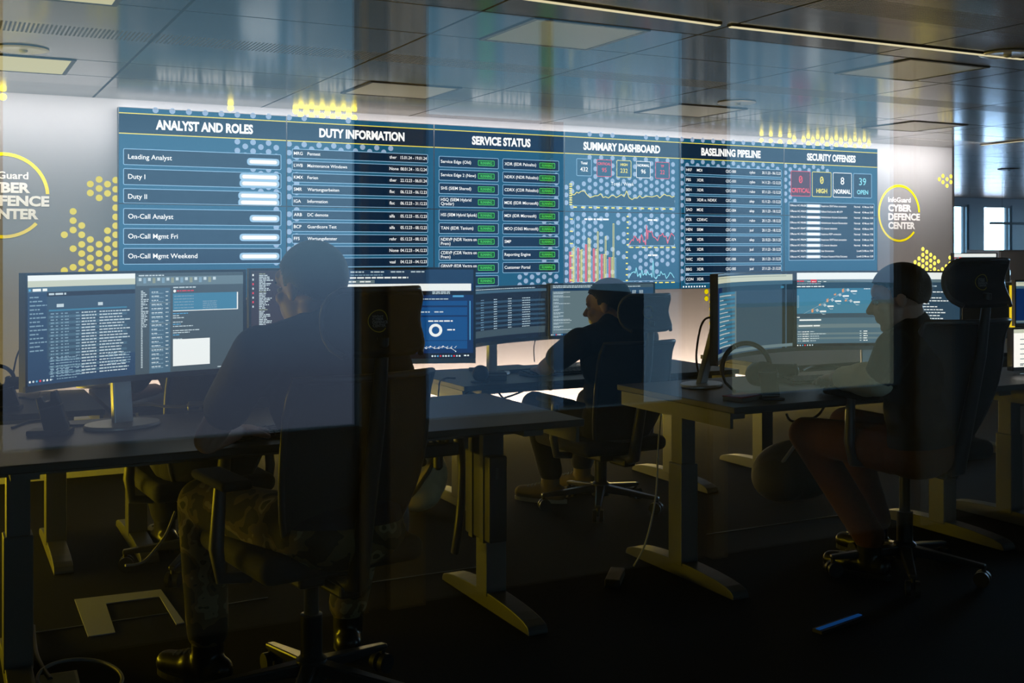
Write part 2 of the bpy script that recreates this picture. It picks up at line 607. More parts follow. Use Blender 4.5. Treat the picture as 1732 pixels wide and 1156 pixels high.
# added unseen blocks that shape the haze mirrored through the corridor windows
struct(MB().box(17.1, 24.0, -21.5, -20.0, -30.0, -0.10).build('haze_block_low', mat('haze_warm', (0.10, 0.058, 0.018), 0.9)))
struct(MB().box(24.0, 42.0, -44.0, -34.0, -30.0, -0.35).build('haze_block_far', mat('haze_dark', (0.05, 0.055, 0.06), 0.8)))
struct(MB().box(12.4, 17.0, -34.0, -28.0, -30.0, 5.2).build('haze_block_blue', mat('haze_blue', (0.018, 0.028, 0.045), 0.7)))

# ---- window wall far behind the right end of the video wall
YF = 16.4
fw = MB()
fw.box(9.0, 26, YF, YF + 0.2, 0, 0.9)
fw.box(9.0, 26, YF, YF + 0.2, 2.26, CEIL)
edges = []
x = 10.48
while x < 25.6:
    edges.append((x, x + 0.9)); x += 1.32
last = 9.0
for a, b in edges:
    fw.box(last, a, YF, YF + 0.2, 0.9, 2.26); last = b
fw.box(last, 26, YF, YF + 0.2, 0.9, 2.26)
fwo = struct(fw.build('wall_far', m_frame))
for i, (a, b) in enumerate(edges):
    w = MB()
    w.box(a, b, YF + 0.03, YF + 0.09, 0.9, 0.95).box(a, b, YF + 0.03, YF + 0.09, 2.21, 2.26)
    w.box(a, a + 0.05, YF + 0.03, YF + 0.09, 0.95, 2.21).box(b - 0.05, b, YF + 0.03, YF + 0.09, 0.95, 2.21)
    w.box(b - 0.16, b - 0.10, YF + 0.03, YF + 0.09, 0.95, 2.21)
    wo_ = struct(w.build('window_%d' % (i + 1), m_frame))
    MB().box(a + 0.05, b - 0.05, YF + 0.055, YF + 0.061, 0.95, 2.21).build('pane', gm, wo_)

# ---- lamps and fittings of the ceiling
m_lamp_off = mat('lamp_acrylic', (0.55, 0.58, 0.56), 0.3)
m_lamp_warm = glow('lamp_warm', (1.0, 0.90, 0.48), 0.62)
m_lamp_line = glow('lamp_line', (1.0, 0.88, 0.55), 0.9)
LG = 'square panel lamps of the ceiling'


def panel_lamp(k, y, label, lit=False):
    c = V((0.38 + 1.2 * k, y, CEIL))
    t = thing('ceiling_light', label, 'ceiling light', (c.x, c.y, CEIL), 0, LG)
    f = MB()
    for a in (-1, 1):
        f.box(a * 0.31 - 0.012, a * 0.31 + 0.012, -0.30, 0.30, -0.006, 0.004)
        f.box(-0.30, 0.30, a * 0.29 - 0.012, a * 0.29 + 0.012, -0.006, 0.004)
    f.build('frame', m_dark, t)
    MB().box(-0.298, 0.298, -0.278, 0.278, -0.004, 0.004).build('diffuser', m_lamp_warm if lit else m_lamp_off, t)


panel_lamp(0, 7.03, 'lit warm square ceiling light at the left picture edge near the back wall', True)
panel_lamp(0, 4.85, 'lit square ceiling light cut off by the top left picture edge', True)
panel_lamp(2, 7.03, 'unlit square ceiling light above the SERVICE STATUS screen')
panel_lamp(2, 4.83, 'large unlit square ceiling light, the one nearest the middle of the top picture edge')
panel_lamp(4, 7.03, 'unlit square ceiling light above the BASELINING PIPELINE screen')
panel_lamp(4, 4.83, 'unlit square ceiling light in the row below the round fitting at the right picture edge')
panel_lamp(6, 7.03, 'unlit square ceiling light above the right wall logo')


def downlight(px, py, label):
    c = atz(px, py, CEIL)
    t = thing('recessed_downlight', label, 'downlight', (c.x, c.y, CEIL), 0, 'round fittings of the ceiling')
    MB().lathe([(0.095, -0.001), (0.135, -0.001), (0.14, -0.006), (0.12, -0.012), (0.10, -0.010)], 36).build('trim_ring', m_silver, t, 40)
    MB().lathe([(0.001, -0.003), (0.06, -0.004), (0.096, -0.008)], 36).build('reflector', mat('downlight_glass', (0.10, 0.11, 0.12), 0.15, 0.6), t, 40)
    MB().ell((0.01, 0, -0.012), (0.022, 0.022, 0.012)).build('bulb', m_white, t, 60)


downlight(36, 82, 'round recessed ceiling fitting at the left picture edge')
downlight(1246, 173, 'small round ceiling fitting above the BASELINING PIPELINE screen')
downlight(1702, 90, 'round ceiling fitting at the right picture edge by the line lamp')
downlight(1706, 286, 'round ceiling fitting far back near the bright windows')


def line_lamp(p, q, label, w=0.024):
    a, b = atz(*p, CEIL), atz(*q, CEIL)
    d = b - a
    t = thing('line_lamp', label, 'ceiling light', (a + b) / 2, math.atan2(d.y, d.x), 'slim line lamps of the ceiling')
    h = d.length / 2
    MB().box(-h, h, -w / 2 - 0.008, w / 2 + 0.008, -0.008, 0.0).build('channel', m_dark, t)
    MB().box(-h + 0.004, h - 0.004, -w / 2, w / 2, -0.012, -0.008).build('diffuser', m_lamp_line, t)


line_lamp((885, -6), (1217, 40), 'slim lit line lamp at the top middle of the picture')
line_lamp((1234, 42), (1732, 98), 'slim lit line lamp running to the right picture edge')
line_lamp((1660, 244.5), (1732, 237), 'slim lit line lamp beyond the right end of the video wall')
# ------------------------------------------------------------------ the video wall: 6 x 2 screens
PW, PH, PX0, PTOP = 1.21, 0.685, 1.137, 2.335
g_bg = glow('screen_teal', (0.008, 0.105, 0.205))
g_bar = glow('screen_bar', (0.004, 0.022, 0.055))
g_box = glow('screen_box', (0.002, 0.018, 0.050))
g_line = glow('screen_outline', (0.34, 0.62, 0.90), 1.0)
g_white = glow('screen_white', (1.0, 1.0, 1.0), 1.25)
g_soft = glow('screen_pale', (0.52, 0.66, 0.78), 1.0)
g_dot = glow('screen_dot', (0.36, 0.50, 0.72), 1.0)
g_yel = glow('screen_yellow', (1.0, 0.86, 0.10), 1.1)
g_red = glow('screen_red', (1.0, 0.06, 0.10), 1.0)
g_redd = glow('screen_red_dark', (0.09, 0.008, 0.03), 1.0)
g_grn = glow('screen_green', (0.10, 0.85, 0.12), 1.0)
g_grnd = glow('screen_green_dark', (0.004, 0.10, 0.015), 1.0)
g_area = glow('screen_chart_fill', (0.006, 0.060, 0.125), 1.0)
g_cyan = glow('screen_cyan', (0.30, 0.85, 1.0), 1.0)
VG = 'screens of the video wall'
TITLES = ['ANALYST AND ROLES', 'DUTY INFORMATION', 'SERVICE STATUS', 'SUMMARY DASHBOARD', 'BASELINING PIPELINE', 'SECURITY OFFENSES']
TOPSAY = ['upper video wall screen headed ANALYST AND ROLES', 'upper video wall screen headed DUTY INFORMATION', 'upper video wall screen headed SERVICE STATUS',
          'upper video wall screen headed SUMMARY DASHBOARD with five count tiles', 'upper video wall screen headed BASELINING PIPELINE', 'upper video wall screen headed SECURITY OFFENSES with four count tiles']
LOWSAY = ['lower video wall screen with On-Call rows, below ANALYST AND ROLES', 'lower video wall screen with duty dates, below DUTY INFORMATION', 'lower video wall screen with Reporting Engine row, below SERVICE STATUS',
          'lower video wall screen with bar and line charts, below SUMMARY DASHBOARD', 'lower video wall screen with table rows, below BASELINING PIPELINE', 'lower video wall screen with end of offense list, below SECURITY OFFENSES']
WPAN = {}
for k in range(6):
    for r in range(2):
        t = thing('display_panel', (TOPSAY, LOWSAY)[r][k], 'screen', (PX0 + PW * k, SCREEN, PTOP - PH * (r + 1)), 0, VG)
        MB().box(0.001, PW - 0.001, 0.002, 0.06, 0.001, PH - 0.001).build('housing', m_black, t)
        b = MB()
        b.box(0.0005, 0.004, -0.001, 0.002, 0.0005, PH - 0.0005).box(PW - 0.004, PW - 0.0005, -0.001, 0.002, 0.0005, PH - 0.0005)
        b.box(0.004, PW - 0.004, -0.001, 0.002, 0.0005, 0.004).box(0.004, PW - 0.004, -0.001, 0.002, PH - 0.004, PH - 0.0005)
        b.build('bezel', m_black, t)
        # screen content: local u from the panel's left edge, v from the COLUMN's top edge
        s = Scr(lambda u, v, l, r=r: V((u, 0.0015 - l, PH * (r + 1) - v)))
        s.rect(0.003, PH * r + 0.003, PW - 0.003, PH * (r + 1) - 0.003, g_bg, 0)
        WPAN[k, r] = (t, s)


def P(k, v):
    return WPAN[k, 0 if v < PH else 1][1]


def dot_on(k, w, d):
    if k == 0: return (d < 0.05 and w > 0.25) or (w > 0.80 and 0.19 < d < 0.40) or (w > 0.93 and d < 0.62 and d > 0.3) or (w > 1.1)
    if k == 1: return (d < 0.05 and (w < 0.2 or 0.42 < w < 0.55 or 1.0 < w < 1.06)) or (0.19 < d < 0.25 and w < 0.85) or (w < 0.08 and d > 0.19)
    if k == 2: return (w > 1.13 and d > 0.3) or (w > 0.75 and d > 1.2) or (w > 1.0 and d > 0.70)
    if k == 3: return (d < 0.05 and (0.2 < w < 0.6 or w > 0.75)) or (d > 0.19 and not (w < 0.25 and 0.2 < d < 0.42) and not (0.42 < w < 0.75 and d > 0.72 and random.random() < 0.5) and not (w > 1.0 and d > 1.15))
    if k == 4: return (d < 0.05) or (0.19 < d < 0.25) or (w < 0.12 and d > 0.19) or w > 1.15
    return (d < 0.05 and w < 0.7) or (0.19 < d < 0.25 and w < 0.55) or (w < 0.14 and 0.19 < d < 0.6)


for k in range(6):
    for i in range(22):
        for j in range(24):
            w = 0.02 + i * 0.0585
            d = 0.012 + j * 0.0665 + (0.033 if i % 2 else 0)
            if w > PW - 0.024 or abs(d - PH) < 0.024 or d > 2 * PH - 0.03 or 0.04 < d < 0.185:
                continue
            if dot_on(k, w, d):
                P(k, d).disc(w, d, 0.0215, g_dot, 1)
    s = P(k, 0)
    s.rect(0.004, 0.044, PW - 0.004, 0.186, g_bar, 2)
    s.rect(0.004, 0.040, PW - 0.004, 0.0465, g_yel, 3)
    s.rect(0.004, 0.184, PW - 0.004, 0.1905, g_yel, 3)
    wds = (0.70, 0.70, 0.545, 0.80, 0.69, 0.63)[k]
    s.text(TITLES[k], (0.605, 0.605, 0.61, 0.59, 0.58, 0.60)[k], 0.115 + 0.032, 0.062, g_white, 'C', wds, 0.045, 4)


def card(k, u0, v0, u1, v1, m=None, fill=None, r=0.010, th=0.0045):
    s = P(k, (v0 + v1) / 2)
    s.rr(u0, v0, u1, v1, fill or g_box, r, 2)
    s.frame(u0, v0, u1, v1, m or g_line, th, r, 3)
    return s


# column 1
for i, (txt, n) in enumerate((('Leading Analyst', 1), ('Duty I', 2), ('Duty II', 2), ('On-Call Analyst', 1), ('On-Call Mgmt Fri', 1), ('On-Call Mgmt Weekend', 1))):
    v0 = 0.294 + 0.1412 * i
    if i == 2: v1 = 0.683
    s = card(0, 0.033, v0, 1.169, v0 + (0.117 if i != 2 else 0.106))
    s.text(txt, 0.066, v0 + 0.073, 0.033, g_white, 'L', None, 0.008, 4)
    for q in range(n):
        vc = v0 + 0.062 if n == 1 else v0 + 0.034 + 0.05 * q
        wl = (0.245, 0.30, 0.31, 0.225, 0.30, 0.30)[i]
        s.rr(1.155 - wl, vc - 0.027, 1.155, vc + 0.027, g_line, 0.022, 4)
        s.rr(1.163 - wl, vc - 0.020, 1.147, vc + 0.020, g_soft, 0.018, 5)
        s.rr(1.175 - wl, vc - 0.013, 1.135, vc + 0.013, g_white, 0.012, 6)
# column 2
DUTY = [('MRG', 'Pentest', 'ther', '15.01.24 - 19.01.24'), ('LWB', 'Maintenance Windows', 'None', '08.01.24 - 10.12.24'), ('KMX', 'Ferien', 'ther', '22.12.23 - 06.01.24'),
        ('SMR', 'Wartungsarbeiten', 'flsc', '06.12.23 - 06.12.23'), ('IGA', 'Information', 'flsc', '06.12.23 - 31.12.23'), ('ARB', 'DC demote', 'alfa', '05.12.23 - 05.12.23'),
        ('BCP', 'Guardicore Test', 'alfa', '05.12.23 - 08.12.23'), ('FFS', 'Wartungsfenster', 'rehr', '05.12.23 - 08.12.23'), ('', '', 'None', '04.12.23 - 04.12.23'), ('', '', 'vaal', '04.12.23 - 04.12.23')]
for i, (a, b, c, d) in enumerate(DUTY):
    v0 = 0.246 + 0.0907 * i + (0.012 if i > 4 else 0)
    s = card(1, 0.042, v0, 1.157, v0 + 0.073)
    for txt, u, al, wd_ in ((a, 0.056, 'L', None), (b, 0.162, 'L', None), (c, 0.828, 'L', None), (d, 1.146, 'R', 0.225)):
        if txt: s.text(txt, u, v0 + 0.046, 0.0235, g_white, al, wd_, 0.008, 4)
# column 3
LEFT = ['Service Edge (Old)', 'Service Edge 2 (New)', 'SHS (SIEM Shared)', 'HSQ (SIEM Hybrid|Qradar)', 'HSS (SIEM Hybrid Splunk)', 'TAN (EDR Tanium)', 'NDRVP (NDR Vectra on|Prem)', 'CDRVP (CDR Vectra on|Prem)', 'GRNVP (EDR Vectra on|Prem)', '']
RIGHT = ['XDR (EDR Paloalto)', 'NDRX (NDR Paloalto)', 'CDRX (CDR Paloalto)', 'MDE (EDR Microsoft)', 'MDI (IDR Microsoft)', 'MDO (O365 Microsoft)', 'SMP', 'Reporting Engine', 'Customer Portal']
for col_, (names, u0, u1, b0, b1) in enumerate(((LEFT, 0.042, 0.582, 0.392, 0.543), (RIGHT, 0.619, 1.158, 0.968, 1.119))):
    for i, nm in enumerate(names):
        v0 = 0.255 + 0.1078 * i
        s = card(2, u0, v0, u1, v0 + 0.090)
        ls = nm.split('|')
        for q, l_ in enumerate(ls):
            if l_: s.text(l_, u0 + 0.018, v0 + (0.055 if len(ls) == 1 else 0.040 + 0.033 * q), 0.0245, g_white, 'L', min(lettering(l_, 0.008)[2] * 0.0245, b0 - u0 - 0.03), 0.008, 4)
        s.rr(b0, v0 + 0.022, b1, v0 + 0.067, g_grnd, 0.006, 4)
        s.frame(b0, v0 + 0.022, b1, v0 + 0.067, g_grn, 0.004, 0.006, 5)
        s.text('RUNNING', (b0 + b1) / 2, v0 + 0.055, 0.021, g_grn, 'C', 0.105, 0.008, 6)


# column 4: charts, given as photo pixels
def pc(px, py, k=3):
    p = at(px, py, SCREEN)
    return (p.x - PX0 - PW * k, PTOP - p.z)


for i, (a, b, m) in enumerate((('Total', '432', g_line), ('CRITICAL', '95', g_red), ('HIGH', '232', g_yel), ('NORMAL', '96', g_white), ('TP', '22', g_red))):
    u0 = 0.121 + 0.2045 * i
    s = card(3, u0, 0.227, u0 + 0.152, 0.377, m, glow('tile_fill', (0.006, 0.075, 0.15)))
    tm = g_white if i == 0 else m
    s.text(a, u0 + 0.076, 0.275, 0.021, tm, 'C', None, 0.03, 4)
    s.text(b, u0 + 0.076, 0.336, 0.036, tm, 'C', None, 0.008, 4)
s = P(3, 0.3)
s.text('Total / Week', 0.59, 0.450, 0.030, g_white, 'C', None, 0.0, 4)
q = 5.773
line = [(150, 685), (180, 692), (205, 665), (225, 675), (248, 655), (280, 655), (305, 690), (335, 718), (365, 708), (385, 700), (412, 700), (437, 680), (462, 718), (485, 710),
        (515, 722), (545, 698), (570, 700), (590, 718), (615, 705), (640, 688), (668, 710), (692, 652), (715, 718), (745, 738), (770, 722), (795, 725), (818, 698), (843, 722), (890, 705), (940, 712),
        (990, 698), (1015, 722), (1060, 685), (1085, 700), (1110, 698), (1135, 715), (1160, 705)]
pts = [pc(940 + x / q, 210 + y / q) for x, y in line]
base = pc(940 + 150 / q, 210 + 795 / q)[1]
for a, b in zip(pts[:-1], pts[1:]):
    s.poly([a, b, (b[0], base), (a[0], base)], [(0, 1, 2, 3)], g_area, 2)
s.line(pts, 0.006, g_yel, 3)
s.line([(pts[0][0] - 0.01, base), (pts[-1][0], base)], 0.003, g_line, 3)
for i in range(10):
    s.rect(0.050, 0.445 + 0.0195 * i, 0.078, 0.455 + 0.0195 * i, g_yel, 3)
for i in range(14):
    s.rect(0.09 + 0.077 * i, 0.641, 0.125 + 0.077 * i, 0.653, g_yel, 3)
s = P(3, 1.0)
q = 7.217
gy = pc(1000, 340 + 990 / q)[1]
for i in range(6):
    u = pc(940 + (205 + 96 * i) / q, 400)[0]
    hts = ((620, 580, 560, 550), (575, 600, 590, 290), (530, 450, 460, 680), (580, 590, 372, 655), (650, 650, 430, 715), (690, 690, 270, 695))[i]
    for m, du, h in ((g_red, -0.022, hts[0]), (g_yel, 0.002, hts[1]), (g_yel, 0.017, hts[2]), (g_line, 0.036, hts[3])):
        vv = pc(940 + 205 / q, 340 + h / q)[1]
        if m is g_red:
            s.rect(u + du - 0.012, vv, u + du + 0.010, gy, glow('bar_red', (0.75, 0.10, 0.13)), 2)
        else:
            s.frame(u + du - 0.008, vv, u + du + 0.007, gy, m, 0.004, 0.002, 3)
s.line([(0.10, 0.745), (0.10, gy), (0.70, gy)], 0.003, g_line, 3)
for i in range(6): s.rect(0.055, 0.745 + 0.105 * i, 0.085, 0.755 + 0.105 * i, g_yel, 3)
s.words(0.20, 0.742, 0.26, 0.014, g_white, 3)
for pl, m, vb in (([(900, 530), (915, 495), (935, 470), (945, 490), (960, 425), (985, 455), (1000, 490), (1010, 460), (1025, 515), (1045, 410), (1058, 440), (1070, 505), (1080, 485), (1098, 540), (1108, 295),
                    (1122, 470), (1130, 360), (1150, 385), (1170, 370), (1190, 440), (1215, 450), (1245, 490), (1265, 420), (1285, 425), (1305, 395), (1322, 440), (1345, 430), (1365, 520), (1385, 455), (1410, 395), (1445, 430)], g_red, 545),
                  ([(890, 945), (925, 880), (960, 865), (970, 885), (982, 815), (1000, 925), (1020, 890), (1035, 940), (1050, 840), (1065, 910), (1085, 885), (1105, 910), (1120, 860), (1140, 905), (1160, 895),
                    (1175, 935), (1188, 730), (1200, 930), (1225, 955), (1250, 905), (1270, 915), (1282, 860), (1305, 900), (1330, 890), (1350, 950), (1375, 915), (1395, 875), (1415, 890), (1445, 940)], g_cyan, 980)):
    pts = [pc(940 + x / q, 340 + y / q) for x, y in pl]
    base = pc(940 + 900 / q, 340 + vb / q)[1]
    for a, b in zip(pts[:-1], pts[1:]):
        s.poly([a, b, (b[0], base), (a[0], base)], [(0, 1, 2, 3)], g_area, 2)
    s.line(pts, 0.007, m, 3)
    s.line([(pts[0][0], base), (pts[-1][0], base)], 0.003, g_line, 3)
    for i in range(8): s.rect(pts[0][0] + 0.0 + 0.065 * i, base + 0.012, pts[0][0] + 0.04 + 0.065 * i, base + 0.022, g_yel, 3)
    for i in range(6): s.rect(pts[0][0] - 0.03, base - 0.05 * i - 0.012, pts[0][0] - 0.008, base - 0.05 * i, g_yel, 3)
    s.words(0.86, base - (0.235 if m is g_red else 0.235), 0.10, 0.014, g_white, 3)
# column 5
PIPE = [('HKF', 'MDI', '1000', 'cybo', '30.11.23 - 06.12.23'), ('PBS', 'XDR', '1001', 'cybo', '14.11.23 - 12.12.23'), ('BEH', 'XDR', '1000', 'rubo', '07.11.23 - 12.12.23'), ('EEB', 'XDR n. NDRX', '1002', 'alep', '15.11.23 - 13.12.23'),
        ('SAO', 'MDE', '1004', 'alep', '20.11.23 - 18.12.23'), ('PZR', 'CDRVC', '1000', 'rubo', '20.11.23 - 18.12.23'), ('HEN', 'SIEM', '1001', 'jusl', '20.11.23 - 18.12.23'), ('SMR', 'XDR', '1074', 'alep', '23.10.23 - 20.11.23'),
        ('GIL', 'XDR', '1000', 'jusl', '27.11.23 - 20.12.23'), ('WIC', 'XDR', '1000', 'alep', '20.11.23 - 21.12.23'), ('BBG', 'XDR', '1005', 'jusl', '27.11.23 - 21.12.23'), ('CON', 'XDR', '1004', '', '')]
for i, (a, b, c, d, e_) in enumerate(PIPE):
    v0 = 0.250 + 0.0905 * i
    if abs(v0 + 0.037 - PH) < 0.03: v0 += 0.0
    s = card(4, 0.050, v0, 1.178, v0 + 0.076)
    for txt, u, al, wd_ in ((a, 0.066, 'L', None), (b, 0.186, 'L', None), ('CDC-' + c, 0.515, 'L', 0.118), (d, 0.793, 'L', None), (e_, 1.168, 'R', 0.225)):
        if txt: s.text(txt, u, v0 + 0.049, 0.0245, g_white, al, wd_, 0.010, 4)
for i in range(9): P(4, 1.34).rect(0.03 + 0.03 * i, 1.343, 0.044 + 0.03 * i, 1.357, g_white, 3)
# column 6
for i, (a, b, m) in enumerate((('0', 'CRITICAL', g_red), ('0', 'HIGH', g_yel), ('8', 'NORMAL', g_white), ('39', 'OPEN', g_line))):
    u0 = 0.0835 + 0.267 * i
    s = card(5, u0, 0.256, u0 + 0.246, 0.50, m, g_redd if i == 0 else g_bar, 0.012, 0.0055)
    tm = g_cyan if i == 3 else m
    s.text(a, u0 + 0.123, 0.372, 0.070, tm, 'C', None, 0.008, 4)
    if a == '0': s.line([(u0 + 0.109, 0.356), (u0 + 0.137, 0.318)], 0.008, tm, 5)
    s.text(b, u0 + 0.123, 0.462, 0.040, tm, 'C', {'CRITICAL': 0.225, 'NORMAL': 0.215}.get(b), 0.03, 4)
for r, (v0, v1) in enumerate(((0.555, 0.6825), (0.6875, 1.118))):
    WPAN[5, r][1].rect(0.06, v0, 1.165, v1, g_box, 2)
    for (a, b, c, d) in ((0.06, v0, 0.0645, v1), (1.1605, v0, 1.165, v1)):
        WPAN[5, r][1].rect(a, b, c, d, g_line, 3)
WPAN[5, 0][1].rect(0.06, 0.555, 1.165, 0.5595, g_line, 3)
WPAN[5, 1][1].rect(0.06, 1.1135, 1.165, 1.118, g_line, 3)
OFF = [('90638', 'Suspicious SSH/Telnet connection', 'Normal', '41 Minute 15:00'), ('90631', 'Fallback OneCare for MS-ATP', 'Normal', '45 Minute 15:00'), ('90642', 'Administrator Account Enumeration', 'Normal', '43 Minute 14:00'),
       ('90648', 'Administrator Account Enumeration', 'Normal', '43 Minute 14:01'), ('90647', 'C2 channel detection', 'Normal', '45 Minute 14:00'), ('90632', 'Suspicious RDP connection', 'Normal', '7h Minute 17:00'),
       ('90654', 'Suspicious SSH/Telnet connection', 'Normal', '7h Minute 17:00'), ('90655', 'C2 channel detection', 'Normal', '9h Minute 17:00'), ('90675', 'User Enumeration', 'Low', '4d 2h Minute 15:00'), ('90691', 'Windows Password Policy Discovery', 'Low', '5d 2h Minute 13:00')]
for i, (a, b, c, d) in enumerate(OFF):
    vb = 0.597 + 0.0548 * i
    s = P(5, vb)
    s.text('Offense HC-' + a, 0.075, vb, 0.018, g_white, 'L', 0.195, 0.008, 4)
    s.rr(0.275, vb - 0.024, 0.46, vb + 0.008, g_soft, 0.012, 4)
    s.rr(0.29, vb - 0.018, 0.445, vb + 0.002, g_white, 0.008, 5)
    s.text(b, 0.465, vb, 0.018, g_white, 'L', 0.0103 * len(b), 0.008, 4)
    s.text(c, 0.975, vb, 0.018, g_white, 'R', None, 0.008, 4)
    s.text(d, 1.15, vb, 0.018, g_white, 'R', 0.0098 * len(d), 0.008, 4)
for (k, r), (t, s) in WPAN.items():
    s.build('screen_image', t)

# ------------------------------------------------------------------ monitors
m_bezel = mat('monitor_bezel', (0.035, 0.035, 0.04), 0.4)
m_chin = mat('monitor_chin', (0.30, 0.30, 0.31), 0.35, 0.6)
c_navy = glow('ui_navy', (0.014, 0.048, 0.11)); c_slate = glow('ui_slate', (0.030, 0.070, 0.115)); c_slate2 = glow('ui_slate_light', (0.060, 0.135, 0.20))
c_grey = glow('ui_grey', (0.055, 0.080, 0.090)); c_mid = glow('ui_grey_mid', (0.14, 0.21, 0.24)); c_blue = glow('ui_blue', (0.004, 0.075, 0.26)); c_deep = glow('ui_deep', (0.003, 0.022, 0.10))
c_teal = glow('ui_teal', (0.045, 0.22, 0.36)); c_text = glow('ui_text', (0.62, 0.74, 0.80)); c_dim = glow('ui_text_dim', (0.22, 0.36, 0.47)); c_white = glow('ui_white', (0.92, 0.96, 0.95), 1.1)
c_cream = glow('ui_cream', (0.66, 0.70, 0.55)); c_black = glow('ui_black', (0.006, 0.006, 0.010)); c_brown = glow('ui_brown', (0.030, 0.018, 0.022)); c_red = glow('ui_red', (0.85, 0.03, 0.06))
c_link = glow('ui_link', (0.10, 0.42, 0.75)); c_green = glow('ui_green', (0.10, 0.55, 0.20)); c_pink = glow('ui_pink', (0.50, 0.15, 0.45)); c_orange = glow('ui_orange', (0.80, 0.35, 0.15)); c_olive = glow('ui_olive', (0.30, 0.34, 0.24))


def taskbar(s, u, v, n, p=0.017):
    for i in range(n):
        s.disc(u + p * i, v, 0.0035, (c_white, c_text, c_link, c_red, c_text)[i % 5], 4, 8)


def ui_tickets(s, W, H):           # left: ticket table, right: mail program
    h = W * 0.5
    s.rect(0, 0, W, H, c_navy, 0)
    s.rect(0, 0, h, 0.036, c_white, 1); s.rect(0, 0.017, h, 0.036, c_cream, 2)
    s.rect(0, 0.036, h, 0.052, c_slate2, 1)
    s.disc(0.012, 0.045, 0.004, c_cyan if False else c_link, 3); s.words(0.022, 0.041, 0.05, 0.008, c_white, 3)
    s.rect(0.072, 0.052, h, 0.066, c_black, 1); s.words(0.078, 0.056, 0.06, 0.006, c_text, 2)
    for i in range(14): s.words(0.012, 0.065 + i * 0.0125, 0.035 + 0.012 * (i % 3), 0.004, c_dim, 2)
    s.rect(0.072, 0.066, h, H - 0.075, c_slate, 1)
    s.rect(0.078, 0.107, h - 0.03, 0.112, c_teal, 2)
    for u in (0.105, 0.25): s.words(u, 0.090, 0.025, 0.010, c_text, 2)
    for i in range(21):
        v = 0.118 + i * 0.0096
        if i % 2: s.rect(0.078, v - 0.002, h - 0.03, v + 0.006, c_slate2, 2)
        for u, w in ((0.084, 0.012), (0.102, 0.008), (0.12, 0.007), (0.133, 0.014), (0.172, 0.014), (0.192, 0.052), (0.255, random.uniform(0.075, 0.11))):
            s.words(u, v, w, 0.0036, c_text if u > 0.18 else c_dim, 3)
    for i in range(9):
        v = H - 0.078 + i * 0.008
        s.words(0.082, v, 0.012, 0.003, c_dim, 3); s.words(0.105, v, random.uniform(0.05, 0.10), 0.003, c_dim, 3)
        if i < 5: s.words(0.285, v, 0.03, 0.003, c_dim, 3); s.words(0.33, v, 0.035, 0.003, c_dim, 3)
    taskbar(s, 0.012, H - 0.012, 7, 0.012)
    s.rect(h, 0, W, H, c_grey, 1)
    s.rect(h + 0.004, 0.012, W, 0.042, c_mid, 2)
    for i in range(17): s.rect(h + 0.012 + i * 0.0165, 0.016, h + 0.022 + i * 0.0165, 0.026 + 0.008 * (i % 2), (c_text, c_dim, c_text, c_olive)[i % 4], 3)
    s.words(h + 0.012, 0.006, 0.09, 0.004, c_text, 3)
    s.rect(h + 0.05, 0.05, h + 0.125, H, c_slate2, 2)
    for i in range(46): s.words(h + 0.020, 0.058 + i * 0.0056, 0.006 + 0.022 * (i < 22) * random.random(), 0.0032, c_text, 3)
    for i in range(19):
        v = 0.062 + i * 0.0138
        s.words(h + 0.058, v, random.uniform(0.02, 0.042), 0.0034, c_text, 3); s.words(h + 0.058, v + 0.0048, 0.042, 0.0026, c_dim, 3); s.words(h + 0.108, v, 0.010, 0.003, c_text, 3)
        if i in (3, 8, 14): s.rect(h + 0.052, v - 0.005, h + 0.124, v - 0.0015, c_mid, 3)
    s.disc(h + 0.14, 0.062, 0.005, c_white, 4)
    s.words(h + 0.135, 0.048, 0.08, 0.004, c_text, 3); s.words(h + 0.148, 0.060, 0.06, 0.0035, c_red, 3)
    s.rect(h + 0.134, 0.070, W - 0.022, 0.128, c_teal, 3); s.rect(h + 0.134, 0.128, W - 0.018, 0.1305, c_white, 4); s.rect(W - 0.022, 0.070, W - 0.018, 0.1305, c_white, 4)
    for i in range(5): s.words(h + 0.138, 0.078 + 0.010 * i, 0.07, 0.003, c_dim, 4); s.words(h + 0.24, 0.098 + 0.007 * i, 0.05, 0.003, c_dim, 4)
    for i in range(16):
        if i % 4 != 3: s.words(h + 0.134, 0.137 + 0.0072 * i, random.uniform(0.02, 0.10), 0.003, c_text if i % 5 else c_link, 3)
    s.rect(h + 0.134, H - 0.108, h + 0.265, H - 0.018, c_white, 3)
    s.words(W - 0.09, H - 0.008, 0.07, 0.003, c_text, 3)


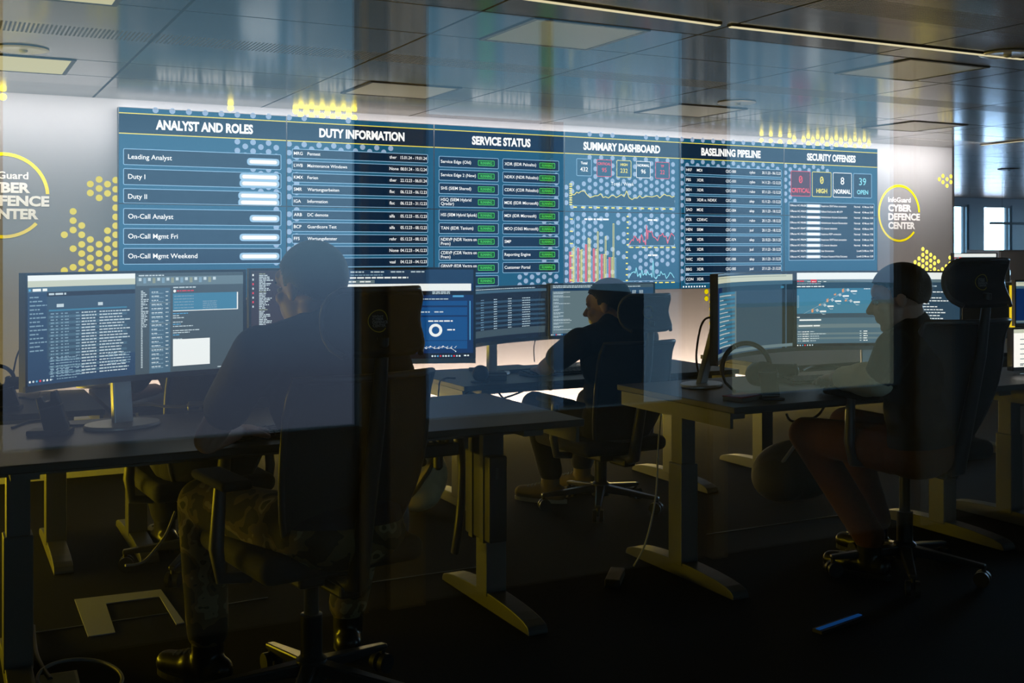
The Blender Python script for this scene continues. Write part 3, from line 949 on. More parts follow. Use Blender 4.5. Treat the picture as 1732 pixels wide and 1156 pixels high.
def ui_dashboard(s, W, H):         # left: log list, right: dark blue console with ring chart
    h = W * 0.42
    s.rect(0, 0, h, H, c_brown, 0); s.rect(h, 0, W, H, c_deep, 0)
    for i in range(8): s.rect(0.006, 0.012 + 0.016 * i, 0.011, 0.019 + 0.016 * i, c_white if i == 0 else c_text if i % 2 else c_red, 2)
    for i in range(52): s.words(0.030, 0.010 + 0.0058 * i, random.uniform(0.018, 0.05), 0.0034, c_text if i % 11 else c_yel if False else c_olive, 2)
    for i in range(40): s.words(0.120 if i > 6 else 0.15, 0.03 + 0.0068 * i, random.uniform(0.03, 0.15), 0.0034, (c_text, c_dim, c_text, c_green, c_text, c_pink)[i % 6], 2)
    s.rect(0.028, H - 0.034, 0.105, H - 0.029, c_link, 2)
    s.rect(h, 0, W, 0.052, c_navy, 1)
    for i in range(4): s.words(h + 0.02 + 0.075 * i, 0.006, 0.05, 0.0045, c_text, 2)
    s.words(h + 0.02, 0.018, 0.12, 0.0035, c_dim, 2)
    s.words(h + 0.005, 0.027, 0.23, 0.0055, c_white, 2)
    s.rect(h + 0.005, 0.038, h + 0.11, 0.050, c_mid, 2); s.words(h + 0.012, 0.042, 0.03, 0.0045, c_white, 3); s.words(h + 0.055, 0.042, 0.04, 0.0045, c_white, 3)
    s.rect(h, 0.053, W - 0.008, 0.080, c_white, 2)
    s.rect(h, 0.081, W, 0.096, c_black, 1); s.words(h + 0.008, 0.084, 0.04, 0.006, c_red, 2); s.rect(h + 0.10, 0.081, h + 0.138, 0.097, c_red, 2); s.words(h + 0.105, 0.089, 0.025, 0.004, c_white, 3)
    for i in (0, 1): s.words(h + 0.15 + 0.04 * i, 0.088, 0.022, 0.004, c_white, 2)
    s.words(W - 0.15, 0.083, 0.065, 0.004, c_text, 2); s.words(W - 0.15, 0.089, 0.065, 0.003, c_text, 2)
    s.rect(W - 0.075, 0.097, W - 0.035, 0.104, c_link, 2); s.words(h + 0.085, 0.109, 0.30, 0.0035, c_text, 2)
    s.rect(h, 0.118, W - 0.022, 0.135, c_blue, 1); s.rect(h, 0.142, W - 0.022, 0.172, c_blue, 1)
    for i in range(7): s.words(h + 0.02 + 0.052 * i, 0.157, 0.035, 0.0045, c_text, 2)
    s.rect(h, 0.178, W - 0.022, H - 0.036, c_blue, 1)
    s.rect(W - 0.175, 0.188, W - 0.174, 0.265, c_deep, 2); s.rect(h, 0.266, W - 0.022, 0.268, c_deep, 2)
    s.words(h + 0.13, 0.191, 0.09, 0.005, c_white, 2); s.words(W - 0.165, 0.191, 0.09, 0.005, c_white, 2)
    s.rect(W - 0.29, 0.205, W - 0.195, 0.243, c_white, 2); s.line([(W - 0.262, 0.256), (W - 0.245, 0.244)], 0.002, c_white); s.words(W - 0.265, 0.26, 0.022, 0.004, c_white, 2)
    s.ring(W - 0.138, 0.228, 0.014, 0.0245, c_white, 0, 360, 2); s.words(W - 0.095, 0.224, 0.028, 0.005, c_white, 2)
    pts = [(h + 0.10 + 0.0155 * i, 0.296 - (0.008 if i in (12, 14, 17) else 0) + (0.012 if i == 20 else 0)) for i in range(21)]
    pts = [p for p in pts if p[0] < W - 0.026]
    s.line(pts, 0.0014, c_white)
    for p in pts: s.disc(*p, 0.0022, c_white, 4, 8); s.line([(p[0] - 0.004, H - 0.039), (p[0] + 0.003, H - 0.046)], 0.0016, c_white)
    for p in pts: s.line([p, (p[0], H - 0.046)], 0.0006, c_teal, 2)
    s.rect(W - 0.014, 0.118, W - 0.010, 0.265, c_link, 2)
    s.rect(0, H - 0.020, W, H, c_black, 2); s.rect(0.02, H - 0.026, W * 0.72, H - 0.022, c_text, 3)
    taskbar(s, W - 0.15, H - 0.009, 11, 0.010); s.words(W - 0.034, H - 0.013, 0.018, 0.005, c_white, 4)


def ui_logs(s, W, H):              # dark table
    s.rect(0, 0, W, H, c_black, 0); s.rect(0, 0.012, W, 0.026, c_slate2, 1); s.words(0.02, 0.004, W - 0.1, 0.004, c_text, 1)
    for i in range(13):
        if i % 2: s.rect(0.01, 0.055 + 0.0125 * i, W - 0.01, 0.066 + 0.0125 * i, c_slate, 1)
        for u in (0.10, 0.22, 0.34, 0.45): s.words(W * u / 0.62, 0.058 + 0.0125 * i, 0.03 if u < 0.4 else 0.06, 0.004, c_text if u > 0.2 else c_dim, 2)
    s.rect(0.01, 0.215, W - 0.01, 0.25, c_grey, 1)


def ui_editor(s, W, H):            # code window and side tables
    s.rect(0, 0, W, H, c_navy, 0); s.rect(0, 0, W, 0.020, c_grey, 1)
    s.words(0.02, 0.004, W * 0.6, 0.004, c_text, 2); s.words(0.02, 0.012, W - 0.1, 0.0045, c_text, 2)
    s.rect(0.016, 0.034, W * 0.475, H - 0.012, c_mid, 1)
    for i in range(34):
        if i % 3 != 2: s.words(0.024, 0.040 + 0.0062 * i, random.choice((0.03, 0.04, 0.10, 0.11, 0.06)), 0.003, c_text, 2)
    s.rect(W * 0.49, 0.034, W * 0.78, 0.060, c_slate2, 1); s.rect(W * 0.49, 0.064, W * 0.78, 0.092, c_mid, 1)
    for i in range(4):
        for u in (0.50, 0.56, 0.62, 0.79, 0.86): s.words(W * u, 0.037 + 0.006 * i, 0.025, 0.003, c_text, 2)
        s.words(W * 0.50, 0.068 + 0.006 * i, 0.10, 0.003, c_text, 2)
    s.rect(W * 0.49, 0.094, W, H - 0.012, c_deep, 1)
    taskbar(s, 0.012, H - 0.006, 8, 0.009)


def ui_graph(s, W, H):             # alert graph
    s.rect(0, 0, W, H, c_slate2, 0); s.rect(0, 0, W, 0.032, c_white, 1)
    s.rect(0, 0.033, W, 0.046, c_mid, 1); s.words(0.005, 0.037, 0.035, 0.006, c_red, 2); s.rect(0.075, 0.032, 0.105, 0.047, c_red, 2); s.words(0.08, 0.041, 0.02, 0.003, c_white, 3)
    for u in (0.058, 0.112, 0.14): s.words(u, 0.041, 0.016, 0.003, c_white, 2)
    s.rect(0, 0.047, W, 0.074, c_slate, 1); s.words(0.005, 0.051, 0.12, 0.003, c_text, 2); s.words(0.003, 0.063, 0.14, 0.005, c_white, 2)
    s.rect(0, 0.074, W, 0.193, c_teal, 1)
    s.frame(0.006, 0.108, 0.013, 0.165, c_text, 0.001, 0.003, 2)
    nodes = [(0.108, 0.178), (0.146, 0.154), (0.184, 0.130), (0.222, 0.106), (0.262, 0.083), (0.276, 0.135)]
    for i, (u, v) in enumerate(nodes):
        s.line([(u - 0.006, v), (u, v - 0.007), (u + 0.006, v), (u, v + 0.007), (u - 0.006, v)], 0.0016, c_white)
        s.disc(u, v, 0.0022, c_white, 4, 8)
        s.rr(u + 0.013, v + 0.002, u + 0.045, v + 0.009, c_white, 0.003, 3)
        s.rect(u - 0.030, v - 0.005, u - 0.020, v + 0.010 - (i % 2) * 0.008, c_orange, 3); s.rect(u - 0.024, v - 0.009, u - 0.018, v - 0.003, c_olive, 3)
        s.line([(u + 0.006, v), (u + 0.026, v + 0.018)], 0.0012, c_text); s.words(u + 0.026, v + 0.017, 0.014, 0.003, c_text, 3)
        s.line([(u - 0.018, v + 0.002), (u - 0.006, v - 0.004)], 0.001, c_text)
    s.line([(0.04, 0.193), (0.262, 0.083)], 0.0008, c_text, 2)
    s.words(0.34, 0.076, 0.03, 0.003, c_white, 2)
    s.rect(0, 0.193, W, 0.214, c_slate, 1); s.words(0.004, 0.208, 0.018, 0.004, c_white, 2)
    s.rect(0.004, 0.216, W - 0.06, 0.232, c_slate2, 1); s.rr(0.016, 0.220, 0.128, 0.227, c_white, 0.003, 2)
    s.rect(0.004, 0.243, W - 0.06, 0.262, c_mid, 1); s.rr(0.012, 0.248, 0.085, 0.254, c_white, 0.003, 2); s.rr(0.088, 0.248, 0.122, 0.254, c_white, 0.003, 2)
    for i in range(5):
        v = 0.277 + 0.0108 * i
        if i: s.rect(0.004, v - 0.003, W - 0.06, v + 0.006, c_mid if i % 2 else c_slate2, 1)
        s.words(0.008, v, 0.02, 0.003, c_text, 2); s.words(0.032, v, 0.034, 0.0035, c_white, 2); s.words(0.072, v, (0.02, 0.08, 0.045, 0.045, 0.03)[i], 0.0032, c_text, 2)
        s.words(0.32, v, 0.008, 0.004, c_text, 2); s.words(0.338, v, 0.02, 0.004, c_white, 2)
    s.rect(0.55, 0.055, W, H - 0.02, c_slate, 2)
    for i in range(14): s.words(0.57, 0.09 + 0.014 * i, random.uniform(0.06, 0.18), 0.0045, c_white, 3)
    s.words(0.57, 0.062, 0.11, 0.005, c_text, 3)
    s.rect(0, H - 0.014, W, H, c_black, 1); taskbar(s, 0.008, H - 0.007, 7, 0.0125)


def ui_plain(s, W, H):             # mostly empty window with list on the left
    s.rect(0, 0, W, H, c_slate, 0); s.rect(0, 0.006, W, 0.034, c_cream, 1); s.words(0.02, 0.012, W - 0.06, 0.003, c_olive, 2)
    s.rect(0, 0.034, W, 0.052, c_slate2, 1)
    s.rect(W - 0.075, 0.060, W - 0.055, 0.070, c_teal, 1)
    s.rect(0.0, 0.052, 0.16, H - 0.02, c_deep, 1); s.rect(0.10, 0.075, 0.36, H - 0.04, c_teal, 2)
    for i in range(13): s.rect(0.105, 0.085 + 0.018 * i, 0.355, 0.094 + 0.018 * i, c_slate2 if i % 3 else c_mid, 3); s.words(0.11, 0.087 + 0.018 * i, random.uniform(0.05, 0.2), 0.004, c_text, 4)
    s.rect(0.345, 0.075, 0.36, H - 0.04, c_mid, 4)
    s.rect(0.0, H - 0.020, W, H - 0.006, c_mid, 1)


def ui_white(s, W, H):
    s.rect(0, 0, W, H, glow('ui_blank', (1.0, 0.98, 0.93), 1.25), 0); s.rect(0, 0, W, 0.02, c_cream, 1)
    for i in range(9): s.rect(0.05, 0.05 + 0.025 * i, 0.05 + random.uniform(0.1, 0.3), 0.054 + 0.025 * i, c_mid, 1)
    s.words(0.05, H - 0.012, 0.3, 0.005, c_mid, 1)


def monitor(label, xl, xr, zb, zt, ui, zdesk, R=1.5, base=True, base_r=(0.115, 0.085), neck_tilt=0.10, chin=0.018, sx=0.0):
    """xl, xr: plan points of the left and right ends of the screen as seen from its front"""
    xl, xr = V((xl[0], xl[1], 0)), V((xr[0], xr[1], 0))
    d = xr - xl
    W, H = d.length, zt - zb
    n = V((d.y, -d.x, 0)).normalized()           # towards the viewer
    sag = R - math.sqrt(R * R - W * W / 4) if R else 0.0
    mid = (xl + xr) / 2 - n * sag
    t = thing('monitor', label, 'monitor', (mid.x, mid.y, zdesk), math.atan2(d.y, d.x), 'desk monitors')
    z0, z1 = zb - zdesk, zt - zdesk

    def cv(x):
        return -(R - math.sqrt(R * R - x * x)) if R else 0.0
    s = MB()
    s.shell(lambda u, v: ((W * (u - .5), 0.016 + cv(W * (u - .5)), z0 + (z1 - z0) * v), V((W * (u - .5) / (R or 1e9), 1, 0)).normalized()), 20, 1, 0.026)
    s.build('back_shell', m_bezel, t, 30)
    bz = MB()
    for a, b, c, e in ((0, 1, 0, chin / H), (0, 1, 1 - 0.008 / H, 1), (0, 0.008 / W, 0, 1), (1 - 0.008 / W, 1, 0, 1)):
        bz.k = 1 if (e < 0.5) else 0
        bz.shell(lambda u, v: ((W * (a + (b - a) * u - .5), -0.001 + cv(W * (a + (b - a) * u - .5)), z0 + (z1 - z0) * (c + (e - c) * v)), V((W * (a + (b - a) * u - .5) / (R or 1e9), 1, 0)).normalized()), 20 if b - a > .5 else 1, 1, 0.010)
    bz.build('bezel', [m_bezel, m_chin], t, 30)
    w_, h_ = W - 0.016, H - chin - 0.008
    sc_ = Scr(lambda u, v, l: V((u - w_ / 2, cv(u - w_ / 2) + 0.0022 - l, z1 - 0.008 - v)), 0.03, 0.0004)
    ui(sc_, w_, h_)
    sc_.build('screen_image', t)
    if base:
        zc = (z0 + z1) / 2
        ng = MB()
        by = 0.085
        y1 = by + neck_tilt * zc
        ng.add([(-0.034, by - 0.012, 0.014), (0.034, by - 0.012, 0.014), (0.034, by + 0.012, 0.014), (-0.034, by + 0.012, 0.014),
                (-0.030, y1 - 0.012, zc + 0.03), (0.030, y1 - 0.012, zc + 0.03), (0.030, y1 + 0.012, zc + 0.03), (-0.030, y1 + 0.012, zc + 0.03)],
               [(3, 2, 1, 0), (4, 5, 6, 7), (0, 1, 5, 4), (1, 2, 6, 5), (2, 3, 7, 6), (3, 0, 4, 7)])
        ng.v = [p + V((sx, 0, 0)) for p in ng.v]
        ng.build('stand_neck', m_silver, t, 0, 0.004)
        if not sx: MB().box(sx - 0.05, sx + 0.05, 0.028 + (cv(sx) if sx else 0), y1 - 0.008, zc - 0.04, zc + 0.04).build('mount_block', m_bezel, t)
        MB().lathe([(0.96, 0.0005), (1.0, 0.004), (1.0, 0.010), (0.97, 0.0145), (0.3, 0.016), (0.01, 0.016)], 48, (sx, by, 0), base_r[0], base_r[1]).build('stand_base', m_silver, t, 40)
    return t
# ------------------------------------------------------------------ desks
m_top = mat('desk_laminate', (0.050, 0.048, 0.045), 0.42, noise=0.12, scale=60)
m_leg = mat('desk_metal', (0.11, 0.11, 0.105), 0.42, 0.3)
Z1, Z2 = 0.735, 0.665
DG = 'height adjustable desks'


def desk(label, x0, x1, yf, yb, z, legs=(0.16, 0.16), foot_len=0.74):
    w, dp = x1 - x0, yb - yf
    t = thing('desk', label, 'desk', ((x0 + x1) / 2, (yf + yb) / 2, 0), 0, DG)
    MB().box(-w / 2, w / 2, -dp / 2, dp / 2, z - 0.025, z).build('tabletop', m_top, t, 0, 0.003)
    MB().box(-w / 2 + 0.1, w / 2 - 0.1, 0.02, 0.06, z - 0.075, z - 0.035).box(-w / 2 + 0.1, w / 2 - 0.1, -0.16, -0.12, z - 0.075, z - 0.035).build('crossbar', m_leg, t)
    for sx, off in ((-1, legs[0]), (1, legs[1])):
        lx = sx * (w / 2 - off)
        l = MB().box(lx - 0.042, lx + 0.042, -0.045, 0.045, 0.045, z * 0.62).build('leg', m_leg, t, 0, 0.004)
        MB().box(lx - 0.034, lx + 0.034, -0.037, 0.037, z * 0.62 - 0.02, z - 0.03).build('upper_column', m_leg, l, 0, 0.003)
        MB().box(lx - 0.038, lx + 0.038, -dp / 2 + 0.06, dp / 2 - 0.06, z - 0.055, z - 0.025).build('bracket', m_leg, l)
        poly = [(-foot_len / 2, 0.0), (foot_len / 2, 0.0)] + [(foot_len / 2 * math.cos(PI * k / 12), 0.012 + 0.048 * math.sin(PI * k / 12) ** 0.8) for k in range(13)]
        MB().prism(poly, lx - 0.038, lx + 0.038, 'X').build('foot', m_leg, l, 0, 0.003)
        # side bracket under the end of the top
        ex = sx * (w / 2 - 0.004)
        MB().box(min(ex, ex - sx * 0.014), max(ex, ex - sx * 0.014), -dp / 2 + 0.03, dp / 2 - 0.03, z - 0.085, z - 0.026).build('end_bracket', m_leg, t)
    return t


desk('grey desk at the lower left with curved screens, camouflage trousers beneath it', 0.02, 2.01, 3.34, 4.13, Z1, (0.20, 0.17))
desk('grey desk at the right with headset and keyboard', 2.65, 4.36, 3.32, 4.13, Z1, (0.06, 0.16))
desk('dark desk under the two middle background screens', 2.26, 3.93, 4.88, 5.62, Z2, (0.16, 0.18))
desk('background desk behind the right hand desk, with yellow lit foot', 4.25, 5.95, 4.88, 5.66, Z2, (0.17, 0.17))
desk('background desk at the far left picture edge behind the headset cradle', -1.05, 0.62, 4.88, 5.62, Z2)
desk('background desk behind the left curved screen', 0.64, 1.95, 4.88, 5.62, Z2)
desk('dark desk at the right picture edge under the blank bright screen', 4.50, 6.1, 3.32, 4.13, 0.69)
desk('background desk at the right picture edge under the dark blue screen', 6.0, 7.6, 4.88, 5.66, Z2)

# ------------------------------------------------------------------ monitors on the desks
monitor('left curved screen on the near left desk, ticket table and mail program', (0.232, 3.64), (0.964, 3.91), 0.897, 1.257, ui_tickets, Z1, base_r=(0.128, 0.10))
monitor('curved screen with blue console and ring chart on the near left desk', (0.978, 3.925), (1.80, 3.785), 0.90, 1.26, ui_dashboard, Z1)
monitor('left one of the two background screens on the middle desk, dark table', (2.36, 5.02), (2.955, 5.30), 0.835, 1.135, ui_logs, Z2, R=1.3, neck_tilt=0.0)
monitor('right one of the two background screens on the middle desk, code window', (2.965, 5.31), (3.635, 5.27), 0.835, 1.14, ui_editor, Z2, R=0, neck_tilt=0.0)
monitor('left curved screen on the right desk, nearly empty window, behind the headset', (2.83, 3.66), (3.572, 4.035), 0.850, 1.225, ui_plain, Z1, R=1.1, sx=-0.215, neck_tilt=-0.28)
monitor('screen with the alert graph beside the face of the man at the right', (3.58, 4.04), (4.30, 3.70), 0.850, 1.225, ui_graph, Z1, R=1.5)
monitor('low screen edge peeking out left of the left curved screen', (0.34, 5.62), (1.02, 5.50), 0.70, 1.02, ui_logs, Z2, R=1.5, neck_tilt=0.0)
a_, b_ = at(1711, 590, 3.86), at(1790, 590, 3.80)
monitor('blank bright screen at the right picture edge', (a_.x, a_.y), (b_.x + 0.25, b_.y), at(1711, 628, 3.86).z, at(1711, 555, 3.86).z, ui_white, 0.69, R=0, base_r=(0.09, 0.07))
a_, b_ = at(1716, 500, 5.3), at(1800, 500, 5.2)
monitor('dark blue screen above the blank screen at the right picture edge', (a_.x, a_.y), (b_.x, b_.y), at(1716, 552, 5.3).z, at(1716, 474, 5.3).z, ui_plain, Z2, R=0, neck_tilt=0)
ZS = at(1700, 477, 7.4).z                       # top of the sideboard behind
a_, b_ = at(1612, 436, 7.5), at(1686, 436, 7.5)
monitor('screen edge behind the headrest, below the bright windows', (a_.x, a_.y), (b_.x, b_.y), ZS + 0.03, at(1640, 428, 7.5).z, ui_graph, ZS, R=0, neck_tilt=0, base_r=(0.09, 0.07))

# ------------------------------------------------------------------ chairs
m_mesh = mat('chair_mesh', (0.035, 0.036, 0.040), 0.75, noise=0.25, scale=220, bump=0.5)
m_cframe = mat('chair_frame', (0.05, 0.05, 0.055), 0.4)
m_base = mat('chair_base', (0.055, 0.055, 0.055), 0.3, 0.5)
m_pad = mat('arm_pad_rubber', (0.010, 0.010, 0.011), 0.85, spec=0.2)
m_seat = mat('seat_fabric', (0.022, 0.022, 0.026), 0.9, noise=0.2, scale=120)
m_pipe = mat('grey_piping', (0.30, 0.30, 0.30), 0.5)


def chair(label, x, y, rz, logo=True, up=0.0):
    """up raises or lowers everything above the gas column"""
    t = thing('office_chair', label, 'chair', (x, y, 0), rz, 'mesh back office chairs with headrests')
    for k in range(5):
        q = 2 * PI * k / 5 + 0.31
        c, s_ = math.cos(q), math.sin(q)
        M = Matrix(((c, -s_, 0, 0), (s_, c, 0, 0), (0, 0, 1, 0), (0, 0, 0, 1)))
        l = MB()
        l.add([(0.03, -0.024, 0.085), (0.03, 0.024, 0.085), (0.31, 0.015, 0.070), (0.31, -0.015, 0.070), (0.03, -0.024, 0.125), (0.03, 0.024, 0.125), (0.31, 0.015, 0.088), (0.31, -0.015, 0.088)],
              [(3, 2, 1, 0), (4, 5, 6, 7), (0, 1, 5, 4), (1, 2, 6, 5), (2, 3, 7, 6), (3, 0, 4, 7)], M)
        lo = l.build('leg', m_base, t, 0, 0.006)
        w = MB()
        for dy in (-0.017, 0.017):
            pr = [(0.030 * math.cos(2 * PI * i / 20), 0.031 + 0.030 * math.sin(2 * PI * i / 20)) for i in range(20)]
            w.prism([(0.295 + a, b) for a, b in pr], dy - 0.009, dy + 0.009, 'Y', M)
        w.tube([M @ V((0.30, 0, 0.031)), M @ V((0.30, 0, 0.085))], 0.009)
        w.build('caster', m_black, lo, 40)
    MB().lathe([(0.045, 0.07), (0.045, 0.13), (0.032, 0.14), (0.032, 0.26), (0.022, 0.262), (0.022, 0.40 + up)], 20).build('column', m_base, t, 40)
    MB().box(-0.11, 0.11, -0.16, 0.10, 0.385 + up, 0.425 + up).box(-0.035, 0.035, -0.26, -0.12, 0.37 + up, 0.41 + up).build('tilt_mechanism', m_black, t, 0, 0.01)
    MB().box(-0.25, 0.25, -0.24, 0.26, 0.43 + up, 0.505 + up).build('seat', m_seat, t, 60, 0.034, 5)

    # backrest: mesh panel in a frame, leaning back
    def back(u, v):
        a = 2 * u - 1
        w = 0.205 + 0.012 * math.sin(PI * v) - 0.05 * (1 - v) ** 3
        x_ = a * w
        y_ = -0.235 - 0.125 * v - 0.030 * math.sin(PI * v) + 0.055 * a * a - 0.035 * max(0, v - 0.86) / 0.14
        return (x_, y_, up + 0.50 + 0.49 * v), V((-0.5 * a, 1, 0.25)).normalized()
    MB().shell(back, 16, 12, 0.012).build('backrest', m_mesh, t, 60)
    loop = [back(u, v)[0] for u, v in ([(0, i / 10) for i in range(11)] + [(i / 10, 1) for i in range(1, 11)] + [(1, 1 - i / 10) for i in range(1, 11)] + [(1 - i / 10, 0) for i in range(1, 11)])]
    MB().tube(loop + [loop[0]], 0.011, 8).build('back_frame', m_cframe, t, 60)
    MB().tube([V(q) + V((0, 0, up)) for q in [(0, -0.20, 0.39), (0, -0.29, 0.42), (0, -0.335, 0.60), (0, -0.40, 0.86), (0, -0.425, 1.02), (0, -0.435, 1.10)]], [0.028, 0.030, 0.026, 0.022, 0.018, 0.016], 10).build('spine', m_cframe, t, 60)

    # headrest: bulges towards the neck, its top and bottom rims curl back
    def hd(u, v):
        a = 2 * u - 1
        w = 0.143 - 0.030 * (abs(2 * v - 1)) ** 5
        y_ = -0.452 + 0.060 * math.sin(PI * v) ** 0.8 + 0.030 * a * a + 0.012 * v
        dy = 0.060 * 0.8 * PI * math.cos(PI * v) * max(math.sin(PI * v), 0.15) ** -0.2 / 0.172
        return (a * w, y_, up + 1.052 + 0.172 * v), V((-0.40 * a, 1, -0.6 * max(-1.4, min(1.4, dy)))).normalized()
    h = MB().shell(hd, 16, 10, 0.034).build('headrest', m_seat, t, 70, 0.012, 3)
    edge = [hd(u, v)[0] for u, v in ([(0, i / 8) for i in range(9)] + [(i / 12, 1) for i in range(1, 13)] + [(1, 1 - i / 8) for i in range(1, 9)])]
    MB().tube([V(p) + V((0, -0.012, 0)) for p in edge], 0.0085, 8).build('edge_piping', m_cframe, h, 60)
    if logo:
        L_ = Scr(lambda u, v, l: V((u, hd(0.5 + u / 0.286, (1.140 - v - 1.052) / 0.172)[0][1] - 0.0195 - l, up + 1.140 - v)), None, 0.0006)
        gm_ = mat('grey_embroidery', (0.35, 0.35, 0.36), 0.7); ym_ = mat('yellow_embroidery', (0.55, 0.42, 0.03), 0.7)
        L_.ring(0, 0, 0.0275, 0.030, ym_, 3, 318)
        for i, (s_, wd_) in enumerate((('InfoGuard', 0.031), ('CYBER', 0.033), ('DEFENCE', 0.046), ('CENTER', 0.039))):
            L_.text(s_, -0.0165, -0.0105 + 0.0088 * i, 0.0066 if i else 0.0048, gm_, 'L', wd_, 0.02)
        L_.build('logo', h)
    for sx in (-1, 1):
        a = MB()
        a.tube([(sx * 0.20, -0.03, 0.41 + up), (sx * 0.285, -0.03, 0.42 + up), (sx * 0.295, -0.02, 0.50 + up), (sx * 0.28, -0.01, 0.675 + up)], [0.018, 0.02, 0.022, 0.018], 8)
        ar = a.build('armrest', m_cframe, t, 60)
        MB().box(sx * 0.275 - 0.045, sx * 0.275 + 0.045, -0.13, 0.12, 0.675 + up, 0.702 + up).build('arm_pad', m_pad, ar, 60, 0.012, 3)
    return t


chair('black chair at the lower left with CYBER DEFENCE CENTER on its headrest, nearest the camera', 0.975, 3.17, math.radians(8))
chair('black chair under the far man in the middle, white lit wall behind', 3.02, 4.86, math.radians(2), True, -0.115)
chair('black chair of the man in profile at the right, headrest in front of the windows', 3.505, 3.30, math.radians(-5), True, 0.065)
chair('dark chair behind the near left desk, its caster seen beneath it', 0.98, 4.74, math.radians(4), False, -0.10)

# ------------------------------------------------------------------ people
m_skin = mat('skin', (0.66, 0.41, 0.30), 0.5, noise=0.08, scale=30)
m_hair = mat('dark_hair', (0.020, 0.014, 0.011), 0.6, noise=0.4, scale=160, bump=0.6)
m_tee = mat('navy_tshirt', (0.014, 0.017, 0.030), 0.85, noise=0.2, scale=50, bump=0.3)
m_polo = mat('black_pullover', (0.016, 0.016, 0.014), 0.85, noise=0.2, scale=50, bump=0.3)
m_cream = mat('pale_sleeve', (0.85, 0.80, 0.58), 0.8, noise=0.08, scale=24, bump=0.3)
m_trous = mat('dark_trousers', (0.018, 0.018, 0.020), 0.9, noise=0.2, scale=60)
m_rust = mat('rust_trousers', (0.10, 0.035, 0.012), 0.9, noise=0.2, scale=60)
m_shoe = mat('black_leather', (0.014, 0.013, 0.013), 0.3)
m_trainer = mat('canvas_shoe', (0.20, 0.15, 0.08), 0.7)
m_sole = mat('pale_sole', (0.50, 0.45, 0.32), 0.6)


def camo():
    m = bpy.data.materials.new('camouflage_cloth')
    m.use_nodes = True
    n = m.node_tree
    b = n.nodes['Principled BSDF']; b.inputs['Roughness'].default_value = 0.9
    tc = n.nodes.new('ShaderNodeTexCoord')
    nz = n.nodes.new('ShaderNodeTexNoise'); nz.inputs['Scale'].default_value = 11; nz.inputs['Detail'].default_value = 2
    cr = n.nodes.new('ShaderNodeValToRGB'); cr.color_ramp.interpolation = 'CONSTANT'
    E = cr.color_ramp.elements
    E[0].position = 0; E[0].color = (0.018, 0.016, 0.010, 1); E[1].position = 0.47; E[1].color = (0.11, 0.085, 0.04, 1)
    q = E.new(0.56); q.color = (0.24, 0.20, 0.11, 1)
    q = E.new(0.63); q.color = (0.05, 0.05, 0.02, 1)
    n.links.new(tc.outputs['Object'], nz.inputs['Vector']); n.links.new(nz.outputs['Fac'], cr.inputs[0]); n.links.new(cr.outputs[0], b.inputs['Base Color'])
    return m


m_camo = camo()


def fuse(mb, name, m, parent, voxel, smooth=4):
    """one continuous surface out of overlapping limbs"""
    o = mb.build(name + '_raw', m)
    r = o.modifiers.new('r', 'REMESH'); r.mode = 'VOXEL'; r.voxel_size = voxel; r.use_smooth_shade = True
    s = o.modifiers.new('s', 'SMOOTH'); s.factor = 0.5; s.iterations = smooth
    dg = bpy.context.evaluated_depsgraph_get(); dg.update()
    me = bpy.data.meshes.new_from_object(o.evaluated_get(dg))
    old = o.data
    bpy.data.objects.remove(o); bpy.data.meshes.remove(old)
    me.name = name
    if not me.materials: me.materials.append(m)
    me.shade_smooth()
    ob = bpy.data.objects.new(name, me); C.objects.link(ob)
    if parent: ob.parent = parent
    return ob


def hand(mb, w, d, pn, k=1.0, curl=0.5, thumb=1):
    """w wrist, d pointing direction, pn back-of-hand normal; thumb +1 or -1 is the side of the thumb"""
    d = V(d).normalized(); pn = V(pn); pn = (pn - d * pn.dot(d)).normalized(); s = d.cross(pn).normalized() * thumb
    w = V(w)
    R = Matrix((s, d, pn)).transposed()
    mb.ell(w + d * 0.050 * k, (0.041 * k, 0.056 * k, 0.017 * k), R)
    for i, (o, L) in enumerate(((0.030, 0.072), (0.010, 0.082), (-0.010, 0.076), (-0.029, 0.060))):
        b = w + d * 0.088 * k + s * o * k
        m1 = b + (d * math.cos(0.35 * curl) - pn * math.sin(0.35 * curl) + s * o * 2.2) * L * 0.48 * k
        m2 = m1 + (d * math.cos(1.1 * curl) - pn * math.sin(1.1 * curl)) * L * 0.52 * k
        mb.capsule(b, 0.0095 * k, m1, 0.0088 * k, 8); mb.capsule(m1, 0.0088 * k, m2, 0.0075 * k, 8)
    tb = w + d * 0.025 * k + s * 0.030 * k
    tm = tb + (s * 0.75 + d * 0.6 - pn * 0.2).normalized() * 0.040 * k
    te = tm + (d * 0.95 + s * 0.15 - pn * 0.3).normalized() * 0.032 * k
    mb.capsule(tb, 0.0125 * k, tm, 0.0105 * k, 8); mb.capsule(tm, 0.0105 * k, te, 0.0085 * k, 8)


